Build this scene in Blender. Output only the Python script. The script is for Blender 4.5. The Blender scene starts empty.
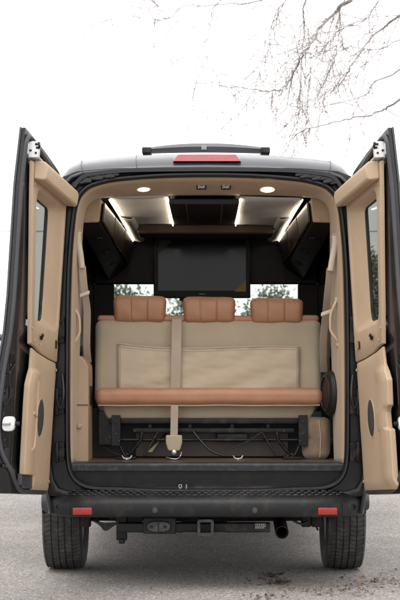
import bpy, bmesh, math, random
from mathutils import Vector, Matrix, noise
R = math.radians
random.seed(7)
sc = bpy.context.scene
col = sc.collection

# ------------------------------------------------------------------ measured camera
F, CX, CY, CAMY, CAMZ = 1513.0, 206.0, 365.0, -8.9, 1.315      # focal length in photo pixels, vanishing point, station
def PX(px, Y): return (px - CX) * (Y - CAMY) / F
def PZ(py, Y): return CAMZ + (CY - py) * (Y - CAMY) / F
def P(px, py, Y): return Vector((PX(px, Y), Y, PZ(py, Y)))

# ------------------------------------------------------------------ materials
def mat(name, c, rough=.5, metal=0., var=.12, vscale=6., bump=0., bscale=200., kind='noise', spec=.5, coat=0., coat_rough=.05, emit=None, estr=0., sheen=0., rvar=.08, dirt=None, dscale=3.):
    m = bpy.data.materials.new(name); m.use_nodes = True
    nt = m.node_tree; n = nt.nodes; l = nt.links
    b = n['Principled BSDF']
    tc = n.new('ShaderNodeTexCoord')
    nz = n.new('ShaderNodeTexNoise'); nz.inputs['Scale'].default_value = vscale; nz.inputs['Detail'].default_value = 6
    l.new(tc.outputs['Object'], nz.inputs['Vector'])
    rp = n.new('ShaderNodeValToRGB')
    rp.color_ramp.elements[0].position = .3; rp.color_ramp.elements[1].position = .7
    rp.color_ramp.elements[0].color = (*[x * (1 - var) for x in c], 1)
    rp.color_ramp.elements[1].color = (*[min(1, x * (1 + var)) for x in c], 1)
    l.new(nz.outputs['Fac'], rp.inputs['Fac'])
    out = rp.outputs['Color']
    if dirt:
        nd = n.new('ShaderNodeTexNoise'); nd.inputs['Scale'].default_value = dscale; nd.inputs['Detail'].default_value = 9; nd.inputs['Roughness'].default_value = .7
        l.new(tc.outputs['Object'], nd.inputs['Vector'])
        rd = n.new('ShaderNodeValToRGB'); rd.color_ramp.elements[0].position = .5; rd.color_ramp.elements[1].position = .72
        rd.color_ramp.elements[0].color = (0, 0, 0, 1); rd.color_ramp.elements[1].color = (dirt[3],) * 3 + (1,)
        l.new(nd.outputs['Fac'], rd.inputs['Fac'])
        mx = n.new('ShaderNodeMixRGB'); mx.inputs[2].default_value = (*dirt[:3], 1)
        l.new(rd.outputs['Color'], mx.inputs[0]); l.new(out, mx.inputs[1]); out = mx.outputs[0]
    l.new(out, b.inputs['Base Color'])
    mr = n.new('ShaderNodeMapRange'); mr.inputs['To Min'].default_value = max(0, rough - rvar); mr.inputs['To Max'].default_value = min(1, rough + rvar)
    l.new(nz.outputs['Fac'], mr.inputs['Value']); l.new(mr.outputs[0], b.inputs['Roughness'])
    b.inputs['Metallic'].default_value = metal
    b.inputs['Specular IOR Level'].default_value = spec
    b.inputs['Coat Weight'].default_value = coat; b.inputs['Coat Roughness'].default_value = coat_rough
    b.inputs['Sheen Weight'].default_value = sheen
    if emit:
        b.inputs['Emission Color'].default_value = (*emit, 1); b.inputs['Emission Strength'].default_value = estr
    if bump:
        bp = n.new('ShaderNodeBump'); bp.inputs['Strength'].default_value = bump; bp.inputs['Distance'].default_value = .004
        if kind == 'noise':
            t = n.new('ShaderNodeTexNoise'); t.inputs['Scale'].default_value = bscale; t.inputs['Detail'].default_value = 3; o = t.outputs['Fac']
        elif kind == 'leather':
            t = n.new('ShaderNodeTexVoronoi'); t.inputs['Scale'].default_value = bscale; o = t.outputs['Distance']
        else:
            t = n.new('ShaderNodeTexWave'); t.inputs['Scale'].default_value = bscale; t.inputs['Distortion'].default_value = .6; o = t.outputs['Fac']
        l.new(tc.outputs['Object'], t.inputs['Vector'])
        l.new(o, bp.inputs['Height']); l.new(bp.outputs[0], b.inputs['Normal'])
    return m

def glass(name, tint, gloss_rough=.02, refl=1.0):
    m = bpy.data.materials.new(name); m.use_nodes = True
    nt = m.node_tree; n = nt.nodes; l = nt.links; n.remove(n['Principled BSDF'])
    tr = n.new('ShaderNodeBsdfTransparent'); tr.inputs[0].default_value = (*tint, 1)
    gl = n.new('ShaderNodeBsdfGlossy'); gl.inputs['Roughness'].default_value = gloss_rough
    fr = n.new('ShaderNodeFresnel'); fr.inputs['IOR'].default_value = 1.45
    nz = n.new('ShaderNodeTexNoise'); nz.inputs['Scale'].default_value = 2.5
    mm = n.new('ShaderNodeMath'); mm.operation = 'MULTIPLY'; mm.inputs[1].default_value = refl
    l.new(fr.outputs[0], mm.inputs[0])
    mx = n.new('ShaderNodeMixShader'); l.new(mm.outputs[0], mx.inputs[0]); l.new(tr.outputs[0], mx.inputs[1]); l.new(gl.outputs[0], mx.inputs[2])
    l.new(mx.outputs[0], n['Material Output'].inputs[0])
    return m

M = {}
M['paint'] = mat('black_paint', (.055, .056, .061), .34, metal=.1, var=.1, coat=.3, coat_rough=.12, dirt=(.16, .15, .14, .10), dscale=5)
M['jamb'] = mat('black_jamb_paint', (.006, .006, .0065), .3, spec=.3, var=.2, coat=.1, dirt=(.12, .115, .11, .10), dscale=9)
M['doorsheet'] = mat('grey_black_door_sheet', (.014, .014, .015), .33, var=.15, spec=.35, coat=.25, bump=.05, bscale=14, dirt=(.12, .115, .11, .15), dscale=9)
M['rubber'] = mat('black_rubber', (.009, .009, .011), .34, var=.15, bump=.15, bscale=90, spec=.5)
M['doorseal'] = mat('grey_door_seal', (.055, .055, .062), .5, var=.12, bump=.1, bscale=60)
M['plastic'] = mat('black_bumper_plastic', (.009, .009, .0095), .45, spec=.35, var=.12, bump=.25, bscale=420, dirt=(.12, .115, .11, .22), dscale=7)
M['tread'] = mat('step_tread_plastic', (.028, .028, .029), .45, spec=.4, var=.2, dirt=(.14, .13, .12, .4), dscale=12)
M['sill'] = mat('sill_plastic', (.022, .023, .028), .5, spec=.3, var=.15, bump=.3, bscale=260, dirt=(.16, .14, .12, .35), dscale=30)
M['tan'] = mat('tan_trim', (.51, .372, .25), .46, var=.04, vscale=3, bump=.22, bscale=520, kind='leather', spec=.4, dirt=(.37, .265, .18, .3), dscale=4)
M['tanarch'] = mat('tan_arch_cloth', (.38, .265, .168), .8, var=.06, vscale=8, bump=.2, bscale=400, sheen=.2)
M['tanbox'] = mat('tan_box_trim', (.36, .25, .165), .55, var=.05, vscale=5, bump=.25, bscale=420, kind='leather')
M['leather'] = mat('terracotta_leather', (.345, .165, .085), .36, var=.08, vscale=9, bump=.3, bscale=330, kind='leather', spec=.5)
M['khaki'] = mat('khaki_cloth', (.37, .30, .212), .85, var=.06, vscale=5, bump=.35, bscale=520, sheen=.3)
M['pocket'] = mat('pocket_cloth', (.43, .345, .245), .75, var=.05, vscale=7, bump=.3, bscale=450, sheen=.2)
M['web'] = mat('seat_webbing', (.44, .345, .265), .7, var=.06, bump=.5, bscale=160, kind='wave')
M['sleeve'] = mat('cream_belt_sleeve', (.50, .42, .33), .8, var=.08, vscale=20, bump=.4, bscale=120)
M['blackmetal'] = mat('black_powder_metal', (.007, .007, .0075), .4, spec=.25, var=.2, dirt=(.12, .11, .10, .25), dscale=14)
M['chrome'] = mat('zinc_metal', (.45, .45, .43), .32, metal=1., var=.08, vscale=20)
M['zinc'] = mat('zinc_latch_metal', (.70, .70, .69), .42, metal=.45, var=.1, vscale=25, bump=.1, bscale=50)
M['darkgloss'] = mat('dark_brown_gloss', (.040, .024, .016), .38, var=.25, vscale=3, coat=.08, spec=.3)
M['darkvinyl'] = mat('black_vinyl', (.014, .0125, .0115), .5, spec=.3, var=.2, bump=.2, bscale=250, kind='leather')
M['brown'] = mat('brown_panel', (.075, .045, .03), .6, var=.12, bump=.15, bscale=200)
M['basewood'] = mat('dark_walnut', (.040, .026, .019), .5, var=.3, vscale=2.5, bump=.1, bscale=40)
M['floorwood'] = mat('brown_floor', (.10, .058, .036), .4, var=.3, vscale=5, dirt=(.2, .18, .15, .3), dscale=40)
M['greycloth'] = mat('grey_ceiling_suede', (.47, .455, .43), .6, var=.15, vscale=4, bump=.25, bscale=60, sheen=.3)
M['led'] = mat('led_strip', (.9, .8, .6), .5, var=0, emit=(1, .87, .66), estr=5.5)
M['dome'] = mat('dome_lens_lit', (.9, .85, .7), .3, var=0, emit=(1, .78, .42), estr=5)
M['screen'] = mat('tv_screen', (.012, .0125, .012), .12, var=.3, vscale=3, spec=.22)
M['yellow'] = mat('yellow_sticker', (.34, .24, .02), .5, var=.05)
M['greensticker'] = mat('olive_sticker', (.022, .023, .018), .5, var=.1)
M['white'] = mat('white_mark', (.75, .75, .74), .5, var=.02)
M['greymark'] = mat('grey_mark', (.38, .38, .40), .5, var=.1)
M['redlens'] = mat('red_lens', (.34, .018, .015), .25, var=.1, vscale=40, coat=.4, bump=.5, bscale=60, kind='wave')
M['pinklens'] = mat('brake_lens', (.27, .024, .028), .2, var=.12, vscale=30, coat=.4, bump=.5, bscale=45, kind='wave')
M['orange'] = mat('amber_reflector', (.75, .28, .02), .3, var=.1)
M['tyre'] = mat('tyre_rubber', (.030, .029, .028), .72, var=.2, vscale=12, bump=.3, bscale=180, dirt=(.16, .15, .14, .4), dscale=16)
M['rim'] = mat('steel_rim', (.35, .35, .36), .4, metal=.8, var=.1)
M['under'] = mat('underbody_black', (.010, .010, .010), .75, spec=.25, var=.3, dirt=(.10, .09, .08, .3), dscale=6)
M['socket'] = mat('grey_socket_plastic', (.024, .024, .025), .5, var=.15, dirt=(.2, .19, .18, .4), dscale=20)
M['speaker'] = mat('speaker_cloth', (.045, .043, .043), .7, var=.15, bump=.6, bscale=500)
M['suede'] = mat('tan_suede', (.20, .135, .085), .9, var=.22, vscale=14, bump=.5, bscale=70, sheen=.4)
M['ws'] = glass('clear_windscreen', (.80, .83, .81))
M['doorglass'] = glass('tinted_door_glass', (.53, .54, .515), refl=.3)
M['blackglass'] = mat('privacy_glass', (.008, .009, .010), .06, var=.1, spec=.7)
M['bar'] = mat('grey_bar', (.10, .10, .105), .45, var=.1)
M['bark'] = mat('grey_bark', (.26, .235, .225), .9, var=.35, vscale=14, bump=.6, bscale=60)
M['twig'] = mat('twig_bark', (.34, .30, .285), .9, var=.3, vscale=9)
M['bud'] = mat('red_buds', (.30, .21, .185), .8, var=.4, vscale=12)
M['leaf'] = mat('evergreen_leaf', (.10, .12, .075), .6, var=.5, vscale=2.2)
M['leaf2'] = mat('pale_leaf', (.12, .135, .09), .6, var=.45, vscale=2.2)
M['litter'] = mat('dead_leaf', (.20, .125, .08), .8, var=.55, vscale=9)
M['litterdark'] = mat('dead_leaf_wet', (.10, .07, .058), .7, var=.5, vscale=9)
M['silver'] = mat('silver_paint', (.42, .40, .40), .35, metal=.3, var=.05, coat=.6)
M['cable'] = mat('cable_black', (.03, .03, .03), .6)

# ------------------------------------------------------------------ mesh builder
def sgn(x): return -1. if x < 0 else 1.
class MB:
    def __init__(s): s.v = []; s.f = []
    def add(s, vs, fs):
        o = len(s.v); s.v += [Vector(q) for q in vs]; s.f += [tuple(i + o for i in f) for f in fs]; return s
    def hexa(s, p):
        return s.add(p, [(0, 3, 2, 1), (4, 5, 6, 7), (0, 1, 5, 4), (1, 2, 6, 5), (2, 3, 7, 6), (3, 0, 4, 7)])
    def box(s, x0, x1, y0, y1, z0, z1):
        return s.hexa([(x0, y0, z0), (x1, y0, z0), (x1, y1, z0), (x0, y1, z0), (x0, y0, z1), (x1, y0, z1), (x1, y1, z1), (x0, y1, z1)])
    def prism(s, poly, off):
        n = len(poly); off = Vector(off); a = [Vector(q) for q in poly]
        return s.add(a + [q + off for q in a], [tuple(range(n))[::-1], tuple(range(n, 2 * n))] + [(i, (i + 1) % n, (i + 1) % n + n, i + n) for i in range(n)])
    def loft(s, rings, closed=True, caps=True):
        n = len(rings[0]); vs = [q for r in rings for q in r]; fs = []
        for k in range(len(rings) - 1):
            for i in range(n if closed else n - 1):
                j = (i + 1) % n
                fs.append((k * n + i, k * n + j, (k + 1) * n + j, (k + 1) * n + i))
        if caps and closed:
            fs.append(tuple(range(n))[::-1]); fs.append(tuple(range((len(rings) - 1) * n, len(rings) * n)))
        return s.add(vs, fs)
    def tube(s, pts, r, n=8, closed=False):
        pts = [Vector(p) for p in pts]; m = len(pts)
        rr = r if isinstance(r, (list, tuple)) else [r] * m
        rings = []; up = None
        for i in range(m):
            if closed: d = pts[(i + 1) % m] - pts[i - 1]
            else: d = pts[min(i + 1, m - 1)] - pts[max(i - 1, 0)]
            if d.length < 1e-9: d = Vector((0, 0, 1))
            d.normalize()
            if up is None:
                up = Vector((0, 0, 1)) if abs(d.z) < .9 else Vector((0, 1, 0))
            a = up - d * up.dot(d)
            if a.length < 1e-6: a = d.orthogonal()
            a.normalize(); up = a; b = d.cross(a)
            rings.append([pts[i] + (a * math.cos(t) + b * math.sin(t)) * rr[i] for t in [2 * math.pi * k / n for k in range(n)]])
        if closed: rings.append(rings[0])
        return s.loft(rings, True, not closed)
    def ribbon(s, pts, w, th=.002):
        pts = [Vector(p) for p in pts]; rings = []
        w = Vector(w)
        for i, p in enumerate(pts):
            d = (pts[min(i + 1, len(pts) - 1)] - pts[max(i - 1, 0)]).normalized()
            nrm = d.cross(w).normalized() * th
            rings.append([p - w / 2 - nrm, p + w / 2 - nrm, p + w / 2 + nrm, p - w / 2 + nrm])
        return s.loft(rings)
    def lathe(s, prof, c, axis, n=32, caps=True):
        c = Vector(c); ax = Vector(axis).normalized(); a = ax.orthogonal().normalized(); b = ax.cross(a)
        rings = [[c + ax * h + (a * math.cos(2 * math.pi * k / n) + b * math.sin(2 * math.pi * k / n)) * max(r, 1e-4) for k in range(n)] for r, h in prof]
        return s.loft(rings, True, caps)
    def rbox(s, c, h, r, n=6, arc=4, disp=None):
        c = Vector(c); h = Vector(h); core = Vector([max(h[i] - r, 0) for i in range(3)])
        nn = n if isinstance(n, (list, tuple)) else (n, n, n)
        lines = []
        for i in range(3):
            L = []
            for k in range(arc): L.append(-core[i] - r * math.tan(math.pi / 4 * (1 - k / arc)))
            for k in range(nn[i] + 1): L.append(-core[i] + 2 * core[i] * k / nn[i])
            for k in range(1, arc + 1): L.append(core[i] + r * math.tan(math.pi / 4 * k / arc))
            lines.append(L)
        for ax in range(3):
            u, v = (ax + 1) % 3, (ax + 2) % 3
            for sg in (-1, 1):
                vs = []; nu, nv = len(lines[u]), len(lines[v])
                for a in lines[u]:
                    for b in lines[v]:
                        q = Vector((0, 0, 0)); q[ax] = sg * (core[ax] + r); q[u] = a; q[v] = b
                        cl = Vector([max(-core[i], min(core[i], q[i])) for i in range(3)])
                        d = q - cl
                        q = cl + d.normalized() * r
                        if disp: q = disp(q)
                        vs.append(c + q)
                fs = [(i * nv + j, (i + 1) * nv + j, (i + 1) * nv + j + 1, i * nv + j + 1) for i in range(nu - 1) for j in range(nv - 1)]
                if sg < 0: fs = [f[::-1] for f in fs]
                s.add(vs, fs)
        return s
    def panel(s, fn, us, zs, keep, tf, tb):
        """a sheet with thickness over a u/z grid; cells outside keep() are holes; fn(u,z,t)->point"""
        idx = {}; vs = []; fs = []
        def vid(i, j, k):
            if (i, j, k) not in idx:
                u, z = us[i], zs[j]; idx[(i, j, k)] = len(vs)
                vs.append(fn(u, z, (tf if k else tb)(u, z)))
            return idx[(i, j, k)]
        nu, nz = len(us) - 1, len(zs) - 1
        ok = {(i, j) for i in range(nu) for j in range(nz) if keep((us[i] + us[i + 1]) / 2, (zs[j] + zs[j + 1]) / 2)}
        for i, j in ok:
            for k in (0, 1):
                f = [vid(i, j, k), vid(i + 1, j, k), vid(i + 1, j + 1, k), vid(i, j + 1, k)]
                fs.append(tuple(f) if k else tuple(f[::-1]))
            for (di, dj, a, b) in ((-1, 0, (i, j + 1), (i, j)), (1, 0, (i + 1, j), (i + 1, j + 1)), (0, -1, (i, j), (i + 1, j)), (0, 1, (i + 1, j + 1), (i, j + 1))):
                if (i + di, j + dj) not in ok:
                    fs.append((vid(*a, 0), vid(*b, 0), vid(*b, 1), vid(*a, 1)))
        return s.add(vs, fs)
    def build(s, name, m, parent=None, bevel=0., seg=2, angle=38, weld=True, at=None):
        me = bpy.data.meshes.new(name)
        lo = Vector([min(v[i] for v in s.v) for i in range(3)]); hi = Vector([max(v[i] for v in s.v) for i in range(3)])
        c = Vector(at) if at is not None else (lo + hi) / 2
        me.from_pydata([v - c for v in s.v], [], s.f)
        bm = bmesh.new(); bm.from_mesh(me)
        if weld: bmesh.ops.remove_doubles(bm, verts=bm.verts, dist=1e-5)
        bmesh.ops.recalc_face_normals(bm, faces=bm.faces); bm.to_mesh(me); bm.free()
        me.materials.append(M[m] if isinstance(m, str) else m)
        for p in me.polygons: p.use_smooth = True
        me.set_sharp_from_angle(angle=R(angle))
        o = bpy.data.objects.new(name, me); col.objects.link(o)
        o['wloc'] = tuple(c)
        link(o, parent, c)
        if bevel:
            b = o.modifiers.new('bevel', 'BEVEL'); b.width = bevel; b.segments = seg; b.limit_method = 'ANGLE'; b.angle_limit = R(35)
        return o

WL = {}
def link(o, parent, c):
    c = Vector(c); WL[o.name] = c
    if parent is not None:
        o.parent = parent; o.location = c - WL[parent.name]
    else: o.location = c
    if 'wloc' in o: del o['wloc']

def empty(name, loc, parent=None):
    o = bpy.data.objects.new(name, None); o.empty_display_size = .2; col.objects.link(o); link(o, parent, loc); return o
def tag(o, label=None, cat=None, group=None, kind=None):
    if label: o['label'] = label
    if cat: o['category'] = cat
    if group: o['group'] = group
    if kind: o['kind'] = kind
    return o
def lerp(a, b, t): return a + (b - a) * t
def interp(tab, x):
    if x <= tab[0][0]: return tab[0][1]
    for (a, b), (c, d) in zip(tab, tab[1:]):
        if x <= c: return lerp(b, d, (x - a) / (c - a))
    return tab[-1][1]
def smooth_path(pts, k=6):
    pts = [Vector(p) for p in pts]; out = []
    for i in range(len(pts) - 1):
        p0, p1, p2, p3 = pts[max(i - 1, 0)], pts[i], pts[i + 1], pts[min(i + 2, len(pts) - 1)]
        for j in range(k):
            t = j / k
            out.append(.5 * ((2 * p1) + (p2 - p0) * t + (2 * p0 - 5 * p1 + 4 * p2 - p3) * t * t + (3 * p1 - p0 - 3 * p2 + p3) * t ** 3))
    out.append(pts[-1]); return out
def linspace(a, b, n): return [a + (b - a) * i / n for i in range(n + 1)]

# ------------------------------------------------------------------ ground
def ground():
    m = bpy.data.materials.new('worn_asphalt'); m.use_nodes = True
    nt = m.node_tree; n = nt.nodes; l = nt.links; b = n['Principled BSDF']
    tc = n.new('ShaderNodeTexCoord')
    def ramp(src, p0, c0, p1, c1):
        r = n.new('ShaderNodeValToRGB'); r.color_ramp.elements[0].position = p0; r.color_ramp.elements[1].position = p1
        r.color_ramp.elements[0].color = (*c0, 1); r.color_ramp.elements[1].color = (*c1, 1); l.new(src, r.inputs[0]); return r.outputs[0]
    def nz(s, d=4, r=.6):
        t = n.new('ShaderNodeTexNoise'); t.inputs['Scale'].default_value = s; t.inputs['Detail'].default_value = d; t.inputs['Roughness'].default_value = r
        l.new(tc.outputs['Object'], t.inputs['Vector']); return t.outputs['Fac']
    def mix(mode, fac, a, bb):
        x = n.new('ShaderNodeMixRGB'); x.blend_type = mode
        for i, q in ((0, fac), (1, a), (2, bb)):
            if isinstance(q, (int, float)): x.inputs[i].default_value = q
            elif isinstance(q, tuple): x.inputs[i].default_value = (*q, 1)
            else: l.new(q, x.inputs[i])
        return x.outputs[0]
    vo = n.new('ShaderNodeTexVoronoi'); vo.inputs['Scale'].default_value = 190; l.new(tc.outputs['Object'], vo.inputs['Vector'])
    sep = n.new('ShaderNodeSeparateColor'); l.new(vo.outputs['Color'], sep.inputs[0])
    stone = ramp(sep.outputs[0], .0, (.135, .127, .122), 1., (.385, .365, .35))
    vo2 = n.new('ShaderNodeTexVoronoi'); vo2.inputs['Scale'].default_value = 95; l.new(tc.outputs['Object'], vo2.inputs['Vector'])
    sep2 = n.new('ShaderNodeSeparateColor'); l.new(vo2.outputs['Color'], sep2.inputs[0])
    big = ramp(sep2.outputs[1], .86, (0, 0, 0), .97, (1, 1, 1))
    c = mix('MIX', big, stone, (.50, .465, .435))
    dk = ramp(sep2.outputs[0], .02, (1, 1, 1), .09, (0, 0, 0))
    c = mix('MIX', dk, c, (.095, .085, .08))
    c = mix('MULTIPLY', .8, c, ramp(nz(420, 3), .35, (.72, .72, .72), .6, (1.12, 1.1, 1.08)))
    c = mix('MULTIPLY', 1., c, ramp(nz(1.1, 6), .35, (.84, .83, .82), .65, (1.08, 1.07, 1.05)))
    c = mix('MULTIPLY', 1., c, ramp(nz(.35, 3), .4, (.88, .87, .87), .6, (1.06, 1.05, 1.04)))
    st = ramp(nz(2.3, 8, .72), .62, (0, 0, 0), .70, (.55, .55, .55))
    c = mix('MIX', st, c, (.10, .08, .072))
    l.new(c, b.inputs['Base Color']); b.inputs['Roughness'].default_value = .88; b.inputs['Specular IOR Level'].default_value = .3
    bp = n.new('ShaderNodeBump'); bp.inputs['Strength'].default_value = .5; bp.inputs['Distance'].default_value = .003
    l.new(vo.outputs['Distance'], bp.inputs['Height']); l.new(bp.outputs[0], b.inputs['Normal'])
    g = MB()
    xs = [-900, -200, -40, -8, 8, 40, 200, 900]; ys = [-400, -60, -12, 2, 15, 60, 300, 1500]
    vs = [(x, y, 0) for x in xs for y in ys]; k = len(ys)
    g.add(vs, [(i * k + j, (i + 1) * k + j, (i + 1) * k + j + 1, i * k + j + 1) for i in range(len(xs) - 1) for j in range(k - 1)])
    o = g.build('ground', m, at=(0, 0, 0)); tag(o, kind='structure')
    o['label'] = 'worn grey asphalt with pale and dark stone specks under the van'
ground()

# ------------------------------------------------------------------ the van
VAN = empty('van', (0, 2.6, 0))
tag(VAN, 'black passenger van seen from behind with both rear doors swung open', 'van')
def part(mb, name, m, parent=VAN, **k): return mb.build(name, m, parent, **k)

# body shell -------------------------------------------------------
HALF = [(.95, .44), (.985, .62), (1.0, .9), (1.005, 1.25), (.99, 1.5), (.955, 1.85), (.92, 2.15), (.898, 2.30), (.886, 2.395), (.862, 2.455), (.82, 2.50), (.75, 2.53), (.60, 2.545), (.42, 2.56), (.2, 2.567), (0, 2.57)]
def ring(Y, sx=1., dz=0., sr=0.):
    h = []
    for x, z in HALF:
        k = max(0, (z - 2.1) / .47)
        h.append((x * sx, z + dz * (k if dz < 0 else k ** 3)))
    pts = [Vector((-x, Y, z)) for x, z in h] + [Vector((x, Y, z)) for x, z in reversed(h[:-1])]
    return pts
rings = [ring(-.004, .966, -.095), ring(.006, .972, -.080), ring(.035, .980, -.055), ring(.075, .988, -.030), ring(.13, .994, -.010), ring(.22, .998, .018), ring(.4, 1.0, .036), ring(.7, 1.005, .05), ring(1.2, 1.015, .06), ring(2.4, 1.02, .05), ring(3.7, 1.015, 0), ring(3.95, 1.01, -.03)]
sh = MB().loft(rings, closed=False, caps=False)
# cut wheel arches simply: body sides stop above the tyres
body = part(sh, 'body', 'paint', angle=50)
b_s = body.modifiers.new('solid', 'SOLIDIFY'); b_s.thickness = .02; b_s.offset = -1
# nose: bonnet and wings
nr = []
for Y, zt, wx in ((3.95, 1.48, 1.0), (4.5, 1.44, .99), (4.85, 1.36, .97), (5.25, 1.2, .92), (5.5, 1.0, .86), (5.62, .8, .8), (5.6, .45, .78)):
    nr.append([Vector((x * wx, Y, z)) for x, z in ((-.97, .40), (-1.0, .8), (-.99, zt - .12), (-.9, zt - .03), (-.5, zt), (.5, zt), (.9, zt - .03), (.99, zt - .12), (1.0, .8), (.97, .40))])
part(MB().loft(nr), 'bonnet', 'paint', angle=40)
# A pillars, screen, front side glass
for s in (-1, 1):
    part(MB().tube([(s * .86, 3.93, 2.44), (s * .90, 4.3, 2.0), (s * .95, 4.72, 1.42)], .045), 'windscreen_pillar', 'paint')
    part(MB().hexa([(s * .965, 3.95, 1.5), (s * .965, 4.62, 1.48), (s * .975, 4.62, 1.48), (s * .975, 3.95, 1.5), (s * .89, 3.95, 2.36), (s * .89, 4.0, 2.36), (s * .9, 4.0, 2.36), (s * .9, 3.95, 2.36)]), 'front_side_glass', 'ws')
part(MB().hexa([(-.86, 3.94, 2.44), (.86, 3.94, 2.44), (.93, 4.70, 1.44), (-.93, 4.70, 1.44), (-.86, 3.95, 2.452), (.86, 3.95, 2.452), (.93, 4.71, 1.452), (-.93, 4.71, 1.452)]), 'windscreen', 'ws')
part(MB().box(-.9, .9, 3.9, 4.55, 1.1, 1.43), 'dashboard', 'darkvinyl', bevel=.05, seg=3)
for s in (-1, 1):
    part(MB().hexa([(s * (1.034 if q[0] else 1.026), q[1], q[2]) for q in ((0, 1.0, 1.42), (1, 1.0, 1.42), (1, 3.6, 1.42), (0, 3.6, 1.42), (0, 1.0, 1.40), (1, 1.0, 1.40), (1, 3.6, 1.40), (0, 3.6, 1.40))]), 'side_moulding', 'plastic')
    for y0, y1 in ((.55, 1.7), (1.8, 2.95)):
        def sx(z): return interp([(1.5, 1.012), (1.85, .976), (2.15, .942)], z)
        p = []
        for z in (1.52, 2.12):
            for (yy, d) in ((y0, .002), (y1, .002), (y1, .008), (y0, .008)): p.append((s * (sx(z) + d + .006), yy, z))
        part(MB().hexa(p), 'side_window', 'blackglass', bevel=.003)

# rear jamb: painted ring between the body outline and the opening -----------
MIR = 207.5
def mirror(half, c=MIR):   # half runs from the bottom centre round the left side to the top centre
    return half + [(2 * c - x, y) for x, y in reversed(half[1:-1])]
LOOP = [(207.5, 491), (176, 491), (150, 490.5), (120, 489), (100, 488.5), (88, 487), (79, 483), (72.5, 476), (69, 466), (67.6, 450), (67.2, 420), (67.2, 380), (67.5, 330), (68.5, 280), (70, 250), (72, 228), (74.5, 209), (78.5, 196.5), (85, 188.5), (95, 183.5), (116, 178.8), (154, 175.6), (180, 174.6), (207.5, 174.3)]
OUT = [(207.5, 497), (176, 497), (150, 497), (120, 497), (95, 497), (78, 497), (62, 497), (50, 496), (44, 488), (40, 470), (39, 430), (38.5, 385), (40, 330), (43, 285), (46, 250), (50, 222), (53.5, 198), (56.5, 186), (63, 176.8), (76.5, 171.2), (105, 168.8), (154, 167), (180, 166.4), (207.5, 166.2)]
loop = mirror(LOOP); out = mirror(OUT)
mb = MB(); N = len(loop)
r0 = [P(x, y, .004) for x, y in out]; r1 = [P(lerp(a[0], b[0], .35), lerp(a[1], b[1], .35), .02) for a, b in zip(out, loop)]
r1b = [P(lerp(a[0], b[0], .42), lerp(a[1], b[1], .42), .045) for a, b in zip(out, loop)]
r2 = [P(x, y, .045) for x, y in loop]
cxy = (207.5, 330)
def inset(q, d): 
    v = Vector((cxy[0] - q[0], cxy[1] - q[1])); v = Vector((sgn(v.x) * min(1, abs(v.x) / 60), sgn(v.y) * min(1, abs(v.y) / 90)))
    return (q[0] + v.x * d, q[1] + v.y * d)
r3 = [P(*inset(q, 2.5), .10) for q in loop]
mb.loft([r0, r1, r1b, r2, r3], caps=False)
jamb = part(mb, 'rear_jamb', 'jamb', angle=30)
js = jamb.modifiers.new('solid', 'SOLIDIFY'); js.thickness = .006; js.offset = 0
# recess / loading step behind the seal
mb = MB()
mb.box(PX(72, .1), PX(343, .1), .075, .11, .56, .70)
part(mb, 'step_riser', 'plastic', jamb)
mb = MB()
for k in range(6):
    z = .615 + k * .012
    mb.box(PX(80, .07), PX(335, .07), .066, .076, z, z + .004)
part(mb, 'riser_rib', 'jamb', jamb)
# seal
def rail(pts, Y, a, b, n=8, closed=True):
    pts = [P(x, y, Y) for x, y in pts]; m = len(pts); rings = []
    for i in range(m):
        d = (pts[(i + 1) % m] - pts[i - 1]).normalized(); nn = Vector((d.z, 0, -d.x))
        rings.append([pts[i] + nn * a * math.cos(2 * math.pi * k / n) + Vector((0, 1, 0)) * b * math.sin(2 * math.pi * k / n) for k in range(n)])
    rings.append(rings[0]); return MB().loft(rings, True, False)
sm = [(q.x, q.y) for q in smooth_path([(x, y, 0) for x, y in loop] + [(loop[0][0], loop[0][1], 0)], 4)][:-1]
part(rail(sm, .025, .0165, .026, 10), 'door_seal', 'rubber')
# drip gutter above the opening
gut = [(74, 187), (80, 179), (90, 174.5), (118, 171.2), (154, 170), (207, 169.6), (261, 170), (297, 171.2), (325, 174.5), (335, 179), (341, 187)]
mb = MB(); pts = smooth_path([P(x, y, -.012) for x, y in gut], 5)
mb.ribbon(pts, (0, .03, 0), .011)
part(mb, 'roof_gutter', 'rubber')
# crumpled rubber gaiters in the upper corners (wiring boots)
for s in (-1, 1):
    mb = MB()
    for k in range(7):
        px = 207.5 + s * lerp(127, 92, k / 6); py = interp([(0, 182), (2, 178), (6, 174)], k)
        c = P(px, py, -.005); mb.rbox(c, (.026 + .006 * (k % 2), .016, .014 + .006 * ((k * 3) % 2)), .01, 2, 3, lambda q: q + Vector(noise.noise_vector(q * 60)) * .006)
    part(mb, 'wiring_boot', 'rubber', jamb)
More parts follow.
